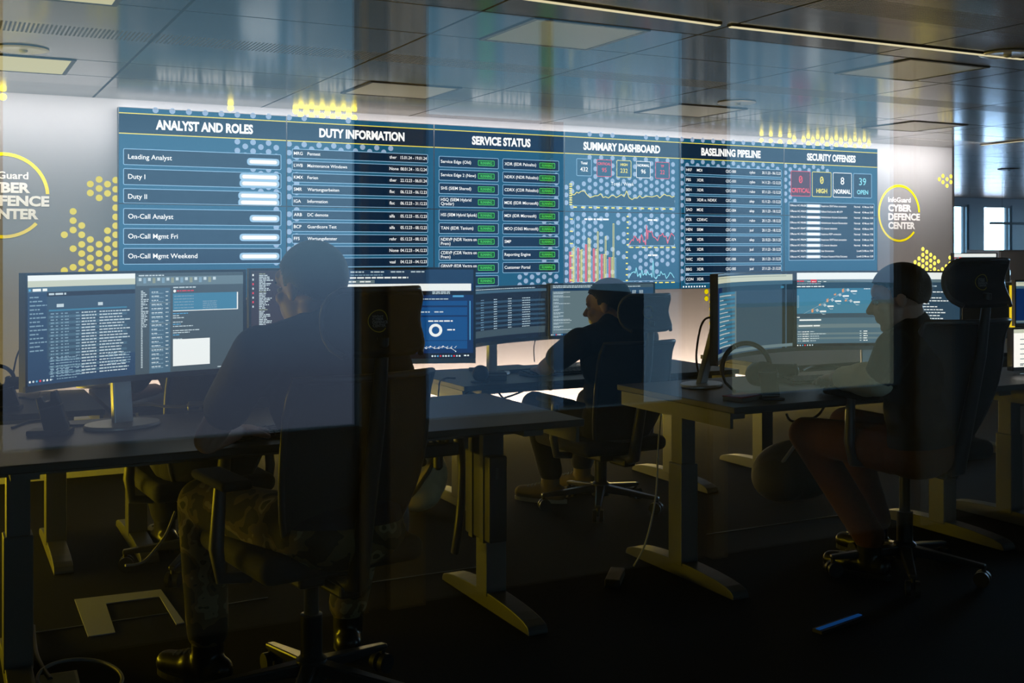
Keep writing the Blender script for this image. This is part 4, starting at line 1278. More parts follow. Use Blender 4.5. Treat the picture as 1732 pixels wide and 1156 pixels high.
def person(label, J, shirt, trousers, shoe, sleeve='short', beard=False, sole=None, look=(0, 1, 0), up=(0, 0, 1), hk=1.0, cuff=None, wide=1.0):
    """J: joints in room coordinates (pelvis, chest, neck, head, shoulders/elbows/wrists/hands, hips/knees/ankles/toes)"""
    J = {k: V(v) for k, v in J.items()}
    f = V(look).normalized(); u = V(up); u = (u - f * u.dot(f)).normalized(); r = f.cross(u).normalized()
    h = J['head']
    hp = lambda a, b, c: h + (r * a + f * b + u * c) * hk
    R = Matrix((r, f, u)).transposed()
    b = MB()
    E = lambda a, bb, c, rad, dst=None: (dst or b).ell(hp(a, bb, c), [q * hk for q in rad], R, 24, 16)
    E(0, -0.012, 0.030, (0.074, 0.096, 0.085))                     # skull
    E(0, 0.030, -0.040, (0.058, 0.066, 0.070))                     # face
    E(0, 0.020, -0.075, (0.052, 0.062, 0.040))                     # jaw
    E(0, 0.066, -0.098, (0.024, 0.020, 0.018))                     # chin
    E(0, 0.070, 0.030, (0.056, 0.022, 0.030))                      # forehead
    E(0, 0.080, 0.012, (0.050, 0.012, 0.010))                      # brow
    b.capsule(hp(0, 0.086, 0.004), 0.009 * hk, hp(0, 0.110, -0.030), 0.0135 * hk, 10)   # nose
    E(0, 0.095, -0.036, (0.018, 0.012, 0.009))
    E(0, 0.087, -0.060, (0.024, 0.010, 0.0065)); E(0, 0.085, -0.071, (0.021, 0.010, 0.0065))   # lips
    for s in (-1, 1):
        E(s * 0.074, -0.012, -0.005, (0.009, 0.019, 0.031))          # ear
        E(s * 0.043, 0.060, -0.025, (0.020, 0.020, 0.018))           # cheek
    b.capsule(J['neck'] - V((0, 0, 0.03)), 0.060, hp(0, -0.022, -0.055), 0.056, 16)
    sl, sr = J['sl'], J['sr']
    ax = (sr - sl).normalized()
    RT = Matrix((ax, V((0, 0, 1)).cross(ax), V((0, 0, 1)))).transposed()
    spine = J['pelvis'].lerp(J['chest'], 0.5)

    def trunk(mb, g):
        mb.ell(J['pelvis'], (0.165 * wide + g, 0.125 + g, 0.12 + g), RT)
        mb.ell(spine, (0.150 * wide + g, 0.110 + g, 0.17 + g), RT)
        mb.ell(J['chest'], (0.168 * wide + g, 0.118 + g, 0.17 + g), RT)
        mb.capsule(sl.lerp(sr, 0.12), 0.066 + g, sl.lerp(sr, 0.88), 0.066 + g)
        for q in (sl, sr): mb.capsule(J['neck'] - V((0, 0, 0.015)), 0.056 + g * .7, q - V((0, 0, 0.005)), 0.060 + g)
    trunk(b, -0.012)
    for s in 'lr':
        b.capsule(J['s' + s], 0.054, J['e' + s], 0.040); b.capsule(J['e' + s], 0.040, J['w' + s], 0.027)
        d = J['h' + s] - J['w' + s]
        hand(b, J['w' + s], d, V((0, 0, 1)), hk, 0.55, 1 if s == 'l' else -1)
        b.capsule(J['p' + s], 0.085, J['k' + s], 0.058); b.capsule(J['k' + s], 0.056, J['a' + s], 0.038)
        b.capsule(J['a' + s] - V((0, 0, 0.02)), 0.034, J['a' + s].lerp(J['t' + s], 0.55) - V((0, 0, 0.035)), 0.022)
    body = fuse(b, 'person', m_skin, None, 0.0058, 3)
    tag(body, label, 'person', 'people at the desks')
    # hair: short cap over the skull
    hb = MB()
    bm_ = MB().ell((0, 0, 0), (1, 1, 1), None, 84, 60)
    HL = ((-1.1, -0.75), (-0.5, -0.66), (-0.22, -0.40), (0.0, -0.16), (0.12, -0.30), (0.26, -0.24), (0.34, 0.12), (0.55, 0.30), (0.9, 0.40), (1.1, 0.5))

    def keep(p):
        for (a, b_), (c, d_) in zip(HL[:-1], HL[1:]):
            if a <= p.y <= c: return p.z > b_ + (d_ - b_) * (p.y - a) / (c - a)
        return False
    vs = [hp(p.x * 0.0815, -0.014 + p.y * 0.1045, 0.030 + p.z * 0.0945) for p in bm_.v]
    fs = [q for q in bm_.f if keep(sum((bm_.v[i] for i in q), V()) / len(q))]
    hb.add(vs, fs)
    ho = hb.build('hair', m_hair, body, 60)
    so = ho.modifiers.new('thick', 'SOLIDIFY'); so.thickness = 0.012; so.offset = -1
    for s in (-1, 1):
        MB().ell(hp(s * 0.031, 0.078, -0.004), (0.012, 0.011, 0.009), R).build('eye', mat('eye_white', (0.6, 0.58, 0.55), 0.3), body, 60)
        MB().ell(hp(s * 0.031, 0.0865, -0.004), (0.005, 0.0035, 0.005), R).build('iris', m_black, body, 60)
        MB().capsule(hp(s * 0.014, 0.090, 0.013), 0.0045, hp(s * 0.048, 0.080, 0.016), 0.0035, 8).build('eyebrow', m_hair, body, 60)
    if beard:
        bb = MB(); E(0, 0.022, -0.084, (0.0545, 0.064, 0.036), bb); E(0, 0.069, -0.099, (0.026, 0.021, 0.020), bb)
        fuse(bb, 'beard', m_hair, body, 0.005, 3)
    # shirt
    sh = MB(); trunk(sh, 0.006)
    sh.capsule(J['neck'] + V((0, 0, 0.005)), 0.066, J['neck'] + (h - J['neck']) * 0.16, 0.064)
    for s in 'lr':
        if sleeve == 'short':
            e_ = J['s' + s].lerp(J['e' + s], 0.62)
            sh.capsule(J['s' + s], 0.072, e_, 0.066)
        else:
            sh.capsule(J['s' + s], 0.072, J['e' + s], 0.058)
            if not cuff: sh.capsule(J['e' + s], 0.056, J['e' + s].lerp(J['w' + s], 0.85), 0.040)
    fuse(sh, 'shirt', shirt, body, 0.009, 5)
    if cuff:
        for s in 'lr':
            cm = MB().capsule(J['e' + s].lerp(J['w' + s], 0.02), 0.066, J['e' + s].lerp(J['w' + s], 0.78), 0.050)
            cm.capsule(J['e' + s].lerp(J['w' + s], 0.25), 0.070, J['e' + s].lerp(J['w' + s], 0.45), 0.062)
            tag(fuse(cm, 'loose_sleeve', cuff, body, 0.009, 3), 'loose pale sleeve')
    tr = MB()
    tr.ell(J['pelvis'] - V((0, 0, 0.03)), (0.180 * wide, 0.140, 0.105), RT)
    for s in 'lr':
        tr.capsule(J['p' + s], 0.098, J['k' + s], 0.074); tr.capsule(J['k' + s], 0.074, J['a' + s] + V((0, 0, 0.05)), 0.064)
    fuse(tr, 'trousers', trousers, body, 0.010, 5)
    for s in 'lr':
        a_, t_ = J['a' + s], J['t' + s]
        d = V((t_.x - a_.x, t_.y - a_.y, 0)).normalized()
        a0 = V((a_.x, a_.y, 0))
        sm = MB()
        sm.capsule(a0 - d * 0.045 + V((0, 0, 0.050)), 0.044, a0 + d * 0.06 + V((0, 0, 0.050)), 0.046)
        sm.capsule(a0 + d * 0.06 + V((0, 0, 0.044)), 0.044, a0 + d * 0.165 + V((0, 0, 0.040)), 0.037)
        sm.capsule(a_ + V((0, 0, 0.02)), 0.050, a0 + V((0, 0, 0.055)), 0.048)
        so_ = fuse(sm, 'shoe', shoe, body, 0.007, 4)
        Rz = Matrix((V((d.y, -d.x, 0)), d, V((0, 0, 1)))).transposed().to_4x4()
        Rz.translation = a0
        out = [(0.046 * math.cos(2 * PI * i / 24) * (0.86 if math.sin(2 * PI * i / 24) < 0 else 1), 0.055 + 0.148 * math.sin(2 * PI * i / 24)) for i in range(24)]
        MB().prism(out, 0.001, 0.020, 'Z', Rz).build('sole', sole or m_black, so_)
        lc = MB()
        for i in range(4):
            y_ = 0.055 + 0.022 * i
            lc.tube([Rz @ V((-0.022, y_, 0.094 - 0.006 * i)), Rz @ V((0, y_ + 0.004, 0.1005 - 0.007 * i)), Rz @ V((0.022, y_, 0.094 - 0.006 * i))], 0.003, 6)
        lc.build('laces', m_pipe, so_)
    return body


# the man nearest the camera: seen from behind, head turned to his left screen
person('person seen from behind at the lower left, short dark hair, navy T-shirt and camouflage trousers', dict(
    pelvis=(1.00, 2.98, 0.57), chest=(0.975, 2.97, 0.93), neck=(0.955, 2.985, 1.125), head=(0.925, 3.02, 1.222),
    sl=(0.765, 2.96, 1.055), sr=(1.115, 2.96, 1.05), el=(0.668, 3.13, 0.800), er=(1.27, 3.13, 0.79), wl=(0.80, 3.375, 0.775), wr=(1.17, 3.375, 0.775),
    hl=(0.87, 3.45, 0.77), hr=(1.09, 3.45, 0.77), pl=(0.90, 3.02, 0.545), pr=(1.10, 3.02, 0.545), kl=(0.715, 3.44, 0.56), kr=(1.25, 3.42, 0.56),
    al=(0.735, 3.45, 0.115), ar=(1.20, 3.50, 0.115), tl=(0.63, 3.60, 0.05), tr=(1.25, 3.66, 0.05)), m_tee, m_camo, m_shoe, look=(-0.42, 0.9, -0.05), hk=1.06, wide=1.06)

# the man at the right, in profile towards the left, looking down at his hands
person('person in profile at the right, dark hair, black top, pale loose sleeve, looking down', dict(
    pelvis=(3.40, 3.13, 0.57), chest=(3.345, 3.10, 0.87), neck=(3.325, 3.085, 1.035), head=(3.285, 3.12, 1.142),
    sl=(3.165, 3.03, 0.960), sr=(3.53, 3.14, 0.975), el=(3.155, 3.10, 0.835), er=(3.62, 3.38, 0.80), wl=(3.20, 3.37, 0.812), wr=(3.52, 3.62, 0.770),
    hl=(3.245, 3.46, 0.80), hr=(3.47, 3.70, 0.765), pl=(3.32, 3.18, 0.545), pr=(3.50, 3.22, 0.545), kl=(3.27, 3.62, 0.545), kr=(3.55, 3.68, 0.56),
    al=(3.36, 3.35, 0.115), ar=(3.60, 3.55, 0.115), tl=(3.30, 3.52, 0.05), tr=(3.57, 3.72, 0.05)), m_polo, m_rust, m_shoe, 'long', look=(-0.62, 0.76, -0.20), hk=1.08, cuff=m_cream)

# the far man in the middle, reaching to the left for his mouse
person('person in the middle background, dark T-shirt, reaching left across the desk', dict(
    pelvis=(3.02, 4.76, 0.47), chest=(2.97, 4.68, 0.78), neck=(2.965, 4.68, 0.945), head=(2.965, 4.71, 1.048),
    sl=(2.765, 4.64, 0.88), sr=(3.17, 4.68, 0.88), el=(2.665, 4.80, 0.745), er=(3.22, 4.90, 0.735), wl=(2.765, 5.03, 0.705), wr=(3.20, 5.10, 0.705),
    hl=(2.80, 5.12, 0.70), hr=(3.16, 5.18, 0.70), pl=(2.93, 4.82, 0.445), pr=(3.11, 4.82, 0.445), kl=(2.82, 5.20, 0.50), kr=(3.16, 5.20, 0.50),
    al=(2.86, 5.10, 0.115), ar=(3.15, 5.26, 0.115), tl=(2.76, 5.22, 0.05), tr=(3.06, 5.38, 0.05)), m_tee, m_trous, m_trainer, sole=m_sole, look=(-0.60, 0.78, -0.12), hk=1.10)

# the man hidden behind the left curved screen, leaning on the desk behind it
person('person mostly hidden behind the left curved screen, only a bare elbow and dark sleeve showing', dict(
    pelvis=(0.97, 4.62, 0.47), chest=(0.99, 4.84, 0.83), neck=(1.00, 4.97, 0.96), head=(1.00, 5.06, 1.05),
    sl=(0.80, 4.85, 0.90), sr=(1.19, 4.86, 0.90), el=(0.70, 4.93, 0.715), er=(1.28, 4.95, 0.715), wl=(0.86, 5.12, 0.705), wr=(1.12, 5.14, 0.705),
    hl=(0.92, 5.18, 0.70), hr=(1.06, 5.20, 0.70), pl=(0.88, 4.68, 0.445), pr=(1.06, 4.68, 0.445), kl=(0.84, 5.10, 0.50), kr=(1.12, 5.10, 0.50),
    al=(0.90, 5.10, 0.115), ar=(1.12, 5.14, 0.115), tl=(0.88, 5.26, 0.05), tr=(1.14, 5.30, 0.05)), m_tee, m_trous, m_shoe, look=(0, 0.95, -0.1))
# ------------------------------------------------------------------ things on the desks
def headset_cradle(label, x, y, z, rz):
    t = thing('headset_cradle', label, 'headset cradle', (x, y, z), rz, 'headset charging cradles')
    MB().prism([(-0.085, -0.035), (0.045, -0.045), (0.05, 0.035), (-0.075, 0.035)], 0.0005, 0.018, 'Z').build('foot_plate', m_dark, t, 0, 0.004)
    M = Matrix.Rotation(math.radians(-14), 4, 'Y')
    MB().prism([(-0.03, 0.0), (0.045, 0.0), (0.035, 0.125), (0.018, 0.125), (0.012, 0.098), (-0.006, 0.098), (-0.012, 0.118), (-0.028, 0.118)], -0.022, 0.022, 'Y', M @ Matrix.Translation((0, 0, 0.012))).build('upright', m_black, t, 0, 0.004)
    MB().prism([(-0.031, 0.078), (0.041, 0.078), (0.041, 0.080), (-0.031, 0.080)], -0.0228, 0.0228, 'Y', M @ Matrix.Translation((0, 0, 0.012))).build('seam', m_pipe, t)
    return t


p = atz(95, 735, Z1)
headset_cradle('small black headset cradle standing on the near left desk', p.x, p.y, Z1, math.radians(-15))
p = atz(16, 694, Z2)
t = headset_cradle('black headset cradle with headset at the left picture edge on the desk behind', p.x, p.y, Z2, math.radians(-10))
t2 = thing('headset', 'black headset hanging on the cradle at the left picture edge', 'headset', (p.x - 0.03, p.y, Z2))
MB().tube([(0.07 * math.cos(q) - 0.02, 0, 0.115 + 0.07 * math.sin(q)) for q in [PI * k / 14 for k in range(15)]], 0.008, 8).build('headband', m_black, t2, 60)
for sx in (-1, 1):
    MB().capsule((sx * 0.07 - 0.02 - 0.012, 0, 0.11), 0.028, (sx * 0.07 - 0.02 + 0.012, 0, 0.11), 0.026).build('ear_cup', m_black, t2, 60)

p = atz(1262, 668, Z1)
t = thing('headset', 'black headset on a stand beside the keyboard on the right desk', 'headset', (p.x, p.y, Z1), math.radians(-28))
arc = [(0.098 * math.cos(q) + 0.0, 0, 0.105 + 0.105 * math.sin(q)) for q in [PI * (0.02 + 1.06 * k / 20) for k in range(21)]]
MB().tube(arc, [0.007] + [0.010] * 19 + [0.007], 8).build('headband', m_black, t, 60)
MB().tube(arc[12:13] + [V(arc[12]) + V((0.004, 0, 0.002))], 0.0115, 8).build('slider_rivet', m_silver, t)
MB().capsule((0.045, -0.01, 0.085), 0.050, (0.085, 0.0, 0.085), 0.045).build('ear_cup', m_black, t, 60)
MB().capsule((0.060, -0.014, 0.085), 0.052, (0.075, -0.01, 0.085), 0.052).build('ear_cushion', m_seat, t, 60)
MB().tube([arc[-1], (-0.085, 0.0, 0.05), (-0.045, 0.0, 0.012)], 0.006, 8).build('boom_arm', m_black, t, 60)
MB().box(-0.05, 0.09, -0.045, 0.045, 0.0005, 0.012).build('stand_plate', m_dark, t, 0, 0.004)
p = atz(1312, 640, Z1)
t = thing('speaker_roll', 'black cylindrical speaker lying behind the headset on the right desk', 'speaker', (p.x, p.y, Z1), math.radians(-30))
MB().capsule((-0.055, 0, 0.034), 0.032, (0.075, 0, 0.034), 0.032, 20).build('body', m_black, t, 60)
MB().tube([(-0.072, 0, 0.034), (-0.062, 0, 0.034)], 0.0335, 20).tube([(0.085, 0, 0.034), (0.094, 0, 0.034)], 0.0335, 20).build('end_ring', m_dark, t, 50)
p = atz(1304, 676, Z1)
t = thing('phone_holder', 'dark phone leaning in a holder in front of the headset', 'phone holder', (p.x, p.y, Z1), math.radians(-20))
MB().box(-0.045, 0.045, -0.035, 0.045, 0.0005, 0.010).build('base', m_dark, t, 0, 0.003)
M = Matrix.Translation((0.0, 0.0, 0.011)) @ Matrix.Rotation(math.radians(-24), 4, 'X')
ph = MB().box(-0.037, 0.037, -0.005, 0.004, 0.0, 0.100, M).build('phone', m_black, t, 0, 0.003)
MB().box(-0.037, 0.037, -0.0062, -0.0052, 0.097, 0.1005, M).box(-0.037, 0.037, -0.0062, -0.0052, 0.001, 0.003, M).build('bright_edge', m_silver, ph)
p = atz(1266, 680, Z1)
t = thing('paper_stack', 'low stack of papers and cards under the headset stand', 'papers', (p.x + 0.02, p.y + 0.06, Z1), math.radians(18))
MB().box(-0.07, 0.07, -0.045, 0.045, 0.0005, 0.014).build('cards', mat('card_grey', (0.22, 0.20, 0.18), 0.8), t)
MB().box(-0.068, 0.075, -0.040, 0.05, 0.0142, 0.018).build('red_cover', mat('red_card', (0.35, 0.03, 0.05), 0.6), t)


def keyboard(label, x, y, z, rz):
    t = thing('keyboard', label, 'keyboard', (x, y, z), rz, 'keyboards on the desks')
    MB().prism([(-0.065, 0.001), (0.065, 0.001), (0.065, 0.022), (-0.065, 0.010)], -0.21, 0.21, 'X').build('body', m_dark, t, 0, 0.003)
    k = MB()
    for r in range(5):
        for c in range(15):
            x_ = -0.20 + 0.0268 * c + 0.005 * (r % 2); y_ = -0.054 + 0.0225 * r
            zz = 0.0145 + 0.00205 * r * 1.0
            if x_ + 0.023 < 0.207: k.box(x_, x_ + 0.0225, y_, y_ + 0.0185, zz - 0.004, zz + 0.004)
    k.build('keys', m_black, t)
    return t


p = atz(1368, 642, Z1)
keyboard('black keyboard under the hand of the man at the right', 3.53, 3.78, Z1, math.radians(-8))
keyboard('keyboard on the near left desk hidden behind the person seen from behind', 0.98, 3.50, Z1, math.radians(4))
p = atz(905, 628, Z2)
keyboard('slim keyboard under the reaching hand on the middle desk', 2.93, 5.14, Z2, math.radians(6))
p = atz(345, 697, Z1)
t = thing('docking_station', 'flat grey docking station on the near left desk by the bare arm', 'docking station', (p.x + 0.05, p.y + 0.08, Z1), math.radians(-12))
MB().box(-0.09, 0.12, -0.06, 0.06, 0.0005, 0.022).build('case', m_chin, t, 0, 0.005)
MB().box(-0.085, -0.05, -0.0615, -0.060, 0.006, 0.014).box(-0.04, -0.02, -0.0615, -0.060, 0.006, 0.014).build('ports', m_black, t)
p = atz(302, 692, Z1)
t = thing('usb_plug', 'grey cable with plug lying beside the silver screen stand', 'cable', (p.x, p.y, Z1))
MB().tube([(-0.16, 0.05, 0.018), (-0.10, 0.045, 0.020), (-0.05, 0.02, 0.010), (0.0, 0.0, 0.008), (0.03, -0.004, 0.008)], 0.0055, 8).build('wire', m_pipe, t, 60)
MB().box(0.03, 0.085, -0.016, 0.008, 0.001, 0.016).build('plug', m_chin, t, 0, 0.003)
# things on the middle desk
p = atz(778, 634, Z2)
t = thing('webcam', 'round black webcam under the blue console screen', 'webcam', (2.40, 4.99, Z2), math.radians(-20))
MB().ell((0, 0, 0.045), (0.042, 0.036, 0.042)).build('ball', m_black, t, 60)
MB().lathe([(0.05, 0.0005), (0.05, 0.008), (0.012, 0.014), (0.012, 0.02)], 24).build('base', m_dark, t, 40)
t = thing('small_box', 'small dark box beside the round webcam on the middle desk', 'box', (2.50, 5.03, Z2), math.radians(-18))
MB().box(-0.055, 0.055, -0.04, 0.04, 0.0005, 0.045).build('case', m_dark, t, 0, 0.006)
MB().box(-0.05, 0.05, -0.0415, -0.040, 0.030, 0.036).build('stripe', m_pipe, t)
t = thing('laptop', 'closed dark laptop under the reaching hand on the middle desk', 'laptop', (2.74, 5.40, Z2), math.radians(4))
MB().box(-0.16, 0.16, -0.11, 0.11, 0.0005, 0.010).build('base', m_dark, t, 0, 0.003)
MB().box(-0.16, 0.16, -0.11, 0.11, 0.0105, 0.018).build('lid', m_black, t, 0, 0.003)

# ------------------------------------------------------------------ under the desks
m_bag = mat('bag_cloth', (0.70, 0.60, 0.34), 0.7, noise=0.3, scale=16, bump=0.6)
p = atz(722, 868, 0.0)
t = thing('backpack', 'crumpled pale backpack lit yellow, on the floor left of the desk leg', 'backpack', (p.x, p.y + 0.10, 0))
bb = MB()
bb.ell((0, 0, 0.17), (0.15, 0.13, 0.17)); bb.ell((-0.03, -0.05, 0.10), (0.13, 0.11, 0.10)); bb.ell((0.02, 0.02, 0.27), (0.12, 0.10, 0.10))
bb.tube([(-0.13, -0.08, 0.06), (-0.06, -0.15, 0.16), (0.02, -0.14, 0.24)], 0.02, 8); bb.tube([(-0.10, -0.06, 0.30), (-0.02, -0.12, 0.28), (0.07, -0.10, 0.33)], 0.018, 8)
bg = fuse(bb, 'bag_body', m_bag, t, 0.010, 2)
bg.location.z = 0.0
MB().tube([(-0.05, 0.02, 0.36), (-0.03, 0.0, 0.41), (0.03, 0.0, 0.42), (0.06, 0.02, 0.36)], 0.009, 8).build('handle', m_black, t, 60)
MB().tube([(-0.13, -0.09, 0.05), (-0.08, -0.165, 0.14), (-0.02, -0.17, 0.22), (0.06, -0.13, 0.32)], 0.011, 8).build('strap', m_black, t, 60)
t = thing('computer_tower', 'black computer hung beside the leg of the near left desk', 'computer', (1.728, 3.55, 0.31))
MB().box(-0.035, 0.035, -0.10, 0.10, 0, 0.30).build('case', m_black, t, 0, 0.006)
MB().box(-0.040, 0.040, -0.06, -0.03, -0.006, 0.395).box(-0.040, 0.040, 0.03, 0.06, -0.006, 0.395).build('hanger', m_dark, t)
MB().box(-0.012, 0.0, -0.103, -0.100, 0.22, 0.26).build('front_ports', m_dark, t)
t = thing('power_strip', 'black power strip with plugs under the near left desk', 'power strip', (1.42, 3.60, 0.60), 0.05)
MB().box(-0.22, 0.22, -0.03, 0.03, 0.0, 0.045).build('rail', m_black, t, 0, 0.006)
for i in range(4): MB().lathe([(0.017, 0.0), (0.017, -0.04), (0.008, -0.05)], 12, (-0.15 + 0.1 * i, 0, 0.0)).build('plug', m_dark, t, 40)
MB().box(-0.20, -0.18, -0.02, 0.02, 0.045, 0.076).box(0.18, 0.20, -0.02, 0.02, 0.045, 0.076).build('clip', m_dark, t)


def cable(label, pts, r=0.005, m=None, name='cable', smooth=True):
    pts = [V(p) for p in pts]
    if smooth:
        out = []
        for i in range(len(pts) - 1):
            p0, p1, p2, p3 = pts[max(i - 1, 0)], pts[i], pts[i + 1], pts[min(i + 2, len(pts) - 1)]
            for k in range(8):
                u = k / 8
                out.append(0.5 * ((2 * p1) + (p2 - p0) * u + (2 * p0 - 5 * p1 + 4 * p2 - p3) * u * u + (3 * p1 - p0 - 3 * p2 + p3) * u ** 3))
        pts = out + [pts[-1]]
    o = MB().tube(pts, r, 7).build(name, m or m_black, None, 60)
    return tag(o, label, 'cable', 'loose cables')


A = at
cable('thick black cable hose under the near left desk left of its leg', [A(776, 738, 3.75), A(782, 790, 3.75), A(780, 850, 3.72), A(775, 900, 3.72), A(770, 935, 3.75)], 0.017)
lp = []
for k in range(34):
    q = 2 * PI * k / 10
    lp.append(A(722 + 13 * math.cos(q) + k * 0.9, 752 + 10 * math.sin(q) - k * 0.5, 3.62 + 0.01 * math.sin(k)))
cable('coiled black cable bundle under the near left desk', lp + [A(760, 742, 3.6)], 0.006)
cable('black cables looping from the hose to the hung computer', [A(788, 805, 3.74), A(805, 785, 3.72), A(825, 782, 3.66)], 0.006)
cable('pale cable hanging from the hose to the hung computer', [A(790, 812, 3.72), A(805, 840, 3.70), A(828, 852, 3.66)], 0.005, m_pipe)
cable('thin cable hanging from the corner of the right desk down to the floor', [A(1118, 700, 3.9), A(1113, 760, 3.88), A(1109, 840, 3.82), A(1093, 915, 3.78), atz(1072, 958, 0.02)], 0.004, m_pipe)
t = thing('power_adapter', 'black power adapter brick on the floor by the right desk foot', 'power adapter', atz(1040, 985, 0.0), math.radians(50))
MB().box(-0.09, 0.09, -0.03, 0.03, 0.0005, 0.035).build('case', m_black, t, 0, 0.006)
MB().box(-0.07, 0.07, -0.0306, -0.0301, 0.008, 0.026).build('rating_plate', m_pipe, t)
cable('black cable hanging below the right desk in front of the yellow lit floor', [A(1330, 700, 3.9), A(1338, 712, 3.9), A(1362, 713, 3.9), A(1384, 702, 3.9), A(1396, 684, 3.9)], 0.006)
cable('black cable looping from the back of the left screen on the right desk', [A(1212, 537, 4.1), A(1193, 540, 4.12), A(1183, 562, 4.12), A(1178, 610, 4.1), A(1190, 650, 3.95), A(1215, 668, 3.8), A(1250, 672, 3.7)], 0.005)
cable('black cables sagging below the middle desk in front of the lit wall', [A(785, 668, 5.0), A(808, 655, 5.1), A(832, 672, 5.2), A(850, 674, 5.2), A(885, 662, 5.15), A(912, 648, 5.1)], 0.005)
cable('thin cable below the middle desk left of the reaching hand', [A(834, 652, 5.1), A(846, 668, 5.2), A(853, 676, 5.2)], 0.005)
cable('thin cable hanging down from the right background screen to the middle desk', [A(906, 572, 5.4), A(903, 590, 5.42), A(904, 612, 5.45)], 0.003)
cable('thin cable below the middle desk against the lit wall', [A(901, 648, 5.3), A(900, 668, 5.3), A(905, 690, 5.35)], 0.003)
cable('black cable over the yellow lit end of the middle desk', [atz(770, 640, Z2 + 0.004), atz(752, 640, Z2 + 0.004), A(744, 646, 4.87), A(742, 660, 4.87), A(741, 672, 4.9)], 0.004)
lp = [A(931 + 5 * math.cos(2 * PI * k / 9), 653 + 5 * math.sin(2 * PI * k / 9) + k * 0.1, 5.0 + 0.004 * k) for k in range(24)]
cable('little cable coil below the middle desk by the reaching elbow', lp, 0.003)
cable('black cable on the near left desk behind the headset cradle', [atz(20, 724, Z1 + 0.004), atz(48, 714, Z1 + 0.004), atz(80, 712, Z1 + 0.004), atz(118, 720, Z1 + 0.004), atz(165, 717, Z1 + 0.004)], 0.004)
cable('cable on the desk behind, under the low left screen', [atz(0, 673, Z2 + 0.004), atz(40, 673, Z2 + 0.004), atz(62, 676, Z2 + 0.004), A(68, 664, 5.6)], 0.004)
cable('thin wire hanging from the low screen edge at the left picture edge', [A(38, 583, 5.52), A(28, 605, 5.5), A(20, 645, 5.45)], 0.004)
cable('white charging cable hanging from the seat of the chair behind the near left desk', [A(296, 866, 4.55), A(280, 905, 4.5), A(262, 930, 4.45), A(240, 952, 4.42), A(212, 957, 4.4)], 0.005, m_pipe)
q_ = [atz(135 + 72 * math.cos(a), 1150 - 34 * math.sin(a), 0.012) for a in [PI * (-0.1 + 1.2 * k / 10) for k in range(11)]]
cable('pale cable ring lying on the floor at the lower left', q_, 0.006, m_pipe)
cable('dark cable on the floor at the lower left by the desk leg', [atz(56, 1060, 0.01), atz(62, 1110, 0.01), atz(85, 1150, 0.01)], 0.008)
cable('black cables on the right desk behind the keyboard', [atz(1357, 627, Z1 + 0.004), atz(1375, 620, Z1 + 0.006), atz(1405, 620, Z1 + 0.004), atz(1440, 624, Z1 + 0.004)], 0.006)

# flat pale U shaped patch on the floor, and boxes
m_patch = mat('pale_grey_patch', (0.40, 0.42, 0.60), 0.7)
f_ = lambda x, y: (lambda v: (v.x, v.y))(atz(x, y, 0.0))
out = [f_(126, 1016), f_(272, 999), f_(312, 1055), f_(298, 1058), f_(270, 1011), f_(179, 1023), f_(195, 1072), f_(149, 1079)]
tp = MB().prism(out[::-1], 0.0005, 0.004, 'Z').build('floor_patch', m_patch)
tag(tp, 'pale grey U shaped patch on the dark floor at the lower left', 'floor marking')
out = [f_(62, 1148), f_(130, 1138), f_(137, 1168), f_(60, 1180)]
t = thing('floor_box', 'square floor socket box at the bottom left picture edge', 'floor box', (0, 0, 0))
MB().prism(out[::-1], 0.0005, 0.008, 'Z').build('lid', mat('floor_box_plate', (0.38, 0.37, 0.24), 0.5, 0.3), t)
c_ = sum((V((a, b, 0)) for a, b in out), V()) / 4
inn = [tuple((V((a, b, 0)) * 0.86 + c_ * 0.14).xy) for a, b in out]
MB().prism(inn[::-1], 0.0081, 0.0095, 'Z').build('inset', mat('floor_box_inset', (0.25, 0.25, 0.16), 0.6), t)
# carpet seams catch a little light: thin metal joint strips
for i, (a, b) in enumerate((((55, 1072), (300, 1036)), ((378, 1024), (453, 1012)), ((596, 991), (845, 955)), ((1195, 905), (1430, 871)))):
    a, b = atz(*a, 0.0), atz(*b, 0.0)
    d = (b - a).normalized(); n_ = V((-d.y, d.x, 0)) * 0.0025
    o = struct(MB().prism([(p.x, p.y) for p in (a - n_, b - n_, b + n_, a + n_)], 0.0003, 0.003, 'Z').build('trim_%d' % (i + 1), m_leg))
# white convector housing in front of the wall at the left
t = thing('convector_housing', 'low pale convector housing with perforated panel, seen under the desks at the left', 'radiator', (0.25, 6.9, 0))
MB().box(-1.1, 0.95, 0.0, 0.16, 0.0005, 0.34).build('case', m_white, t, 0, 0.004)
gr = MB()
for i in range(11):
    gr.box(-0.02, 0.30, -0.003, 0.001, 0.06 + 0.02 * i, 0.068 + 0.02 * i)
gr.build('perforation', m_chin, t)
# thin glowing blue bar on the floor, lower right
p, q = atz(1382, 1072, 0.0), atz(1456, 1046, 0.0)
t = thing('blue_bar', 'thin glowing blue bar on the dark floor at the lower right', 'light bar', (p + q) / 2, math.atan2(q.y - p.y, q.x - p.x))
L_ = (q - p).length / 2
MB().box(-L_, L_, -0.02, 0.02, 0.0005, 0.012).build('holder', m_black, t)
MB().box(-L_ + 0.004, L_ - 0.004, -0.008, 0.008, 0.0122, 0.015).build('tube', glow('blue_glow', (0.004, 0.032, 0.12)), t)
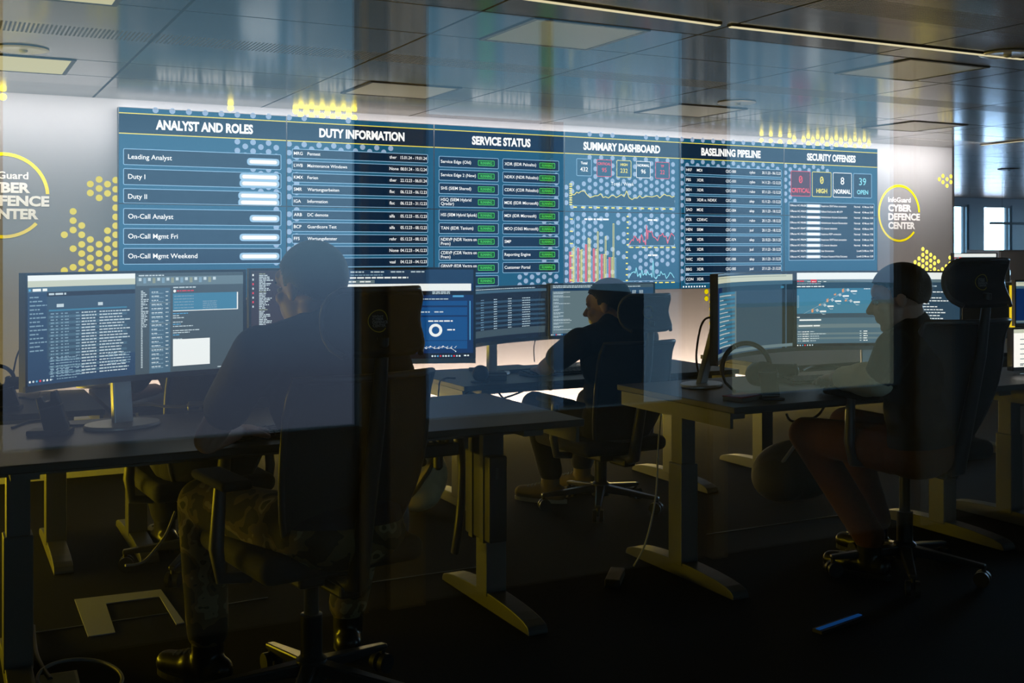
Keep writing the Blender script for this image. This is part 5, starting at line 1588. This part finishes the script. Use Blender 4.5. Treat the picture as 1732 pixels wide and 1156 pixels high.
# bag on the floor under the right desk
p = atz(1420, 800, 0.02)
t = thing('sports_bag', 'soft dark bag on the floor behind the legs of the man at the right', 'bag', (4.05, 4.55, 0))
bb = MB(); bb.ell((0, 0, 0.16), (0.28, 0.17, 0.16)); bb.ell((0.12, 0.02, 0.20), (0.18, 0.15, 0.15)); bb.ell((-0.14, -0.03, 0.14), (0.16, 0.14, 0.13))
fuse(bb, 'bag_body', mat('dark_bag', (0.05, 0.045, 0.03), 0.8, noise=0.3, scale=10, bump=0.6), t, 0.014, 2)
MB().tube([(-0.20, -0.10, 0.22), (-0.12, -0.13, 0.33), (0.05, -0.13, 0.36), (0.16, -0.10, 0.28)], 0.010, 8).build('strap', m_pipe, t, 60)

# ------------------------------------------------------------------ far right: cabinet, jar, hanging lamp
a, b = at(1690, 476, 8.6), at(1760, 423, 8.6)
t = thing('storage_cabinet', 'grey cabinet at the right picture edge below the windows', 'cabinet', (0, 0, 0))
MB().box(a.x, a.x + 1.0, 8.6, 9.05, 0.0005, b.z).build('body', mat('cabinet_grey', (0.20, 0.20, 0.21), 0.5), t, 0, 0.004)
MB().box(a.x + 0.01, a.x + 0.49, 8.588, 8.598, 0.05, b.z - 0.02).build('door', mat('cabinet_grey', (0.2, 0.2, 0.21)), t)
MB().box(a.x + 0.51, a.x + 0.99, 8.588, 8.598, 0.05, b.z - 0.02).build('door', mat('cabinet_grey', (0.2, 0.2, 0.21)), t)
zc = ZS
a = at(1606, 477, 7.4)
t = thing('sideboard', 'low sideboard with pale top edge behind the headrest at the right', 'sideboard', (0, 0, 0))
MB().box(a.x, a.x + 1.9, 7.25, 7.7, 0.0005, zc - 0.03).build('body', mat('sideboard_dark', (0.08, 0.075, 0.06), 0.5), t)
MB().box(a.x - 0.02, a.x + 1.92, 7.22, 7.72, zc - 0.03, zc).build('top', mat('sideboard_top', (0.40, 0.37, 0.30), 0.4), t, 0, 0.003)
p = at(1698, 476, 7.45)
j = MB().lathe([(0.052, 0.002), (0.058, 0.02), (0.058, 0.10), (0.045, 0.135), (0.040, 0.14)], 28, (p.x, p.y, zc)).build('glass_jar', mat('jar_glass', (0.25, 0.27, 0.28), 0.08, spec=0.9), None, 40)
tag(j, 'tall glass jar on the sideboard right of the big headrest', 'jar')
p = at(1690, 515, 6.6)
t = thing('floor_lamp', 'slim yellow lit strip lamp between headrest and right picture edge', 'lamp', (at(1712, 600, 6.5).x, 6.5, 0))
zt = at(1712, 483, 6.5).z; zb_ = at(1712, 552, 6.5).z
MB().lathe([(0.11, 0.0005), (0.11, 0.015), (0.02, 0.025)], 28).build('base', m_black, t, 40)
MB().tube([(0, 0, 0.02), (0, 0, zb_)], 0.014, 10).build('pole', m_black, t, 60)
MB().box(-0.016, 0.016, -0.016, 0.016, zb_ - 0.01, zt).build('light_strip', glow('yellow_led', (1.0, 0.72, 0.02), 1.0), t)
p = at(1702, 378, 13.0)
t = thing('pendant_lamp', 'pale hanging bar lamp in front of the bright windows at the right', 'pendant lamp', (p.x + 0.4, 13.0, p.z))
MB().box(-0.75, 0.9, -0.06, 0.06, -0.02, 0.02).build('bar', mat('lamp_housing', (0.30, 0.36, 0.40), 0.4), t, 0, 0.006)
for sx in (-0.5, 0.6): MB().tube([(sx, 0, 0.02), (sx, 0, CEIL - p.z)], 0.003, 6).build('wire', m_dark, t)
bpy.data.objects.remove(_to)
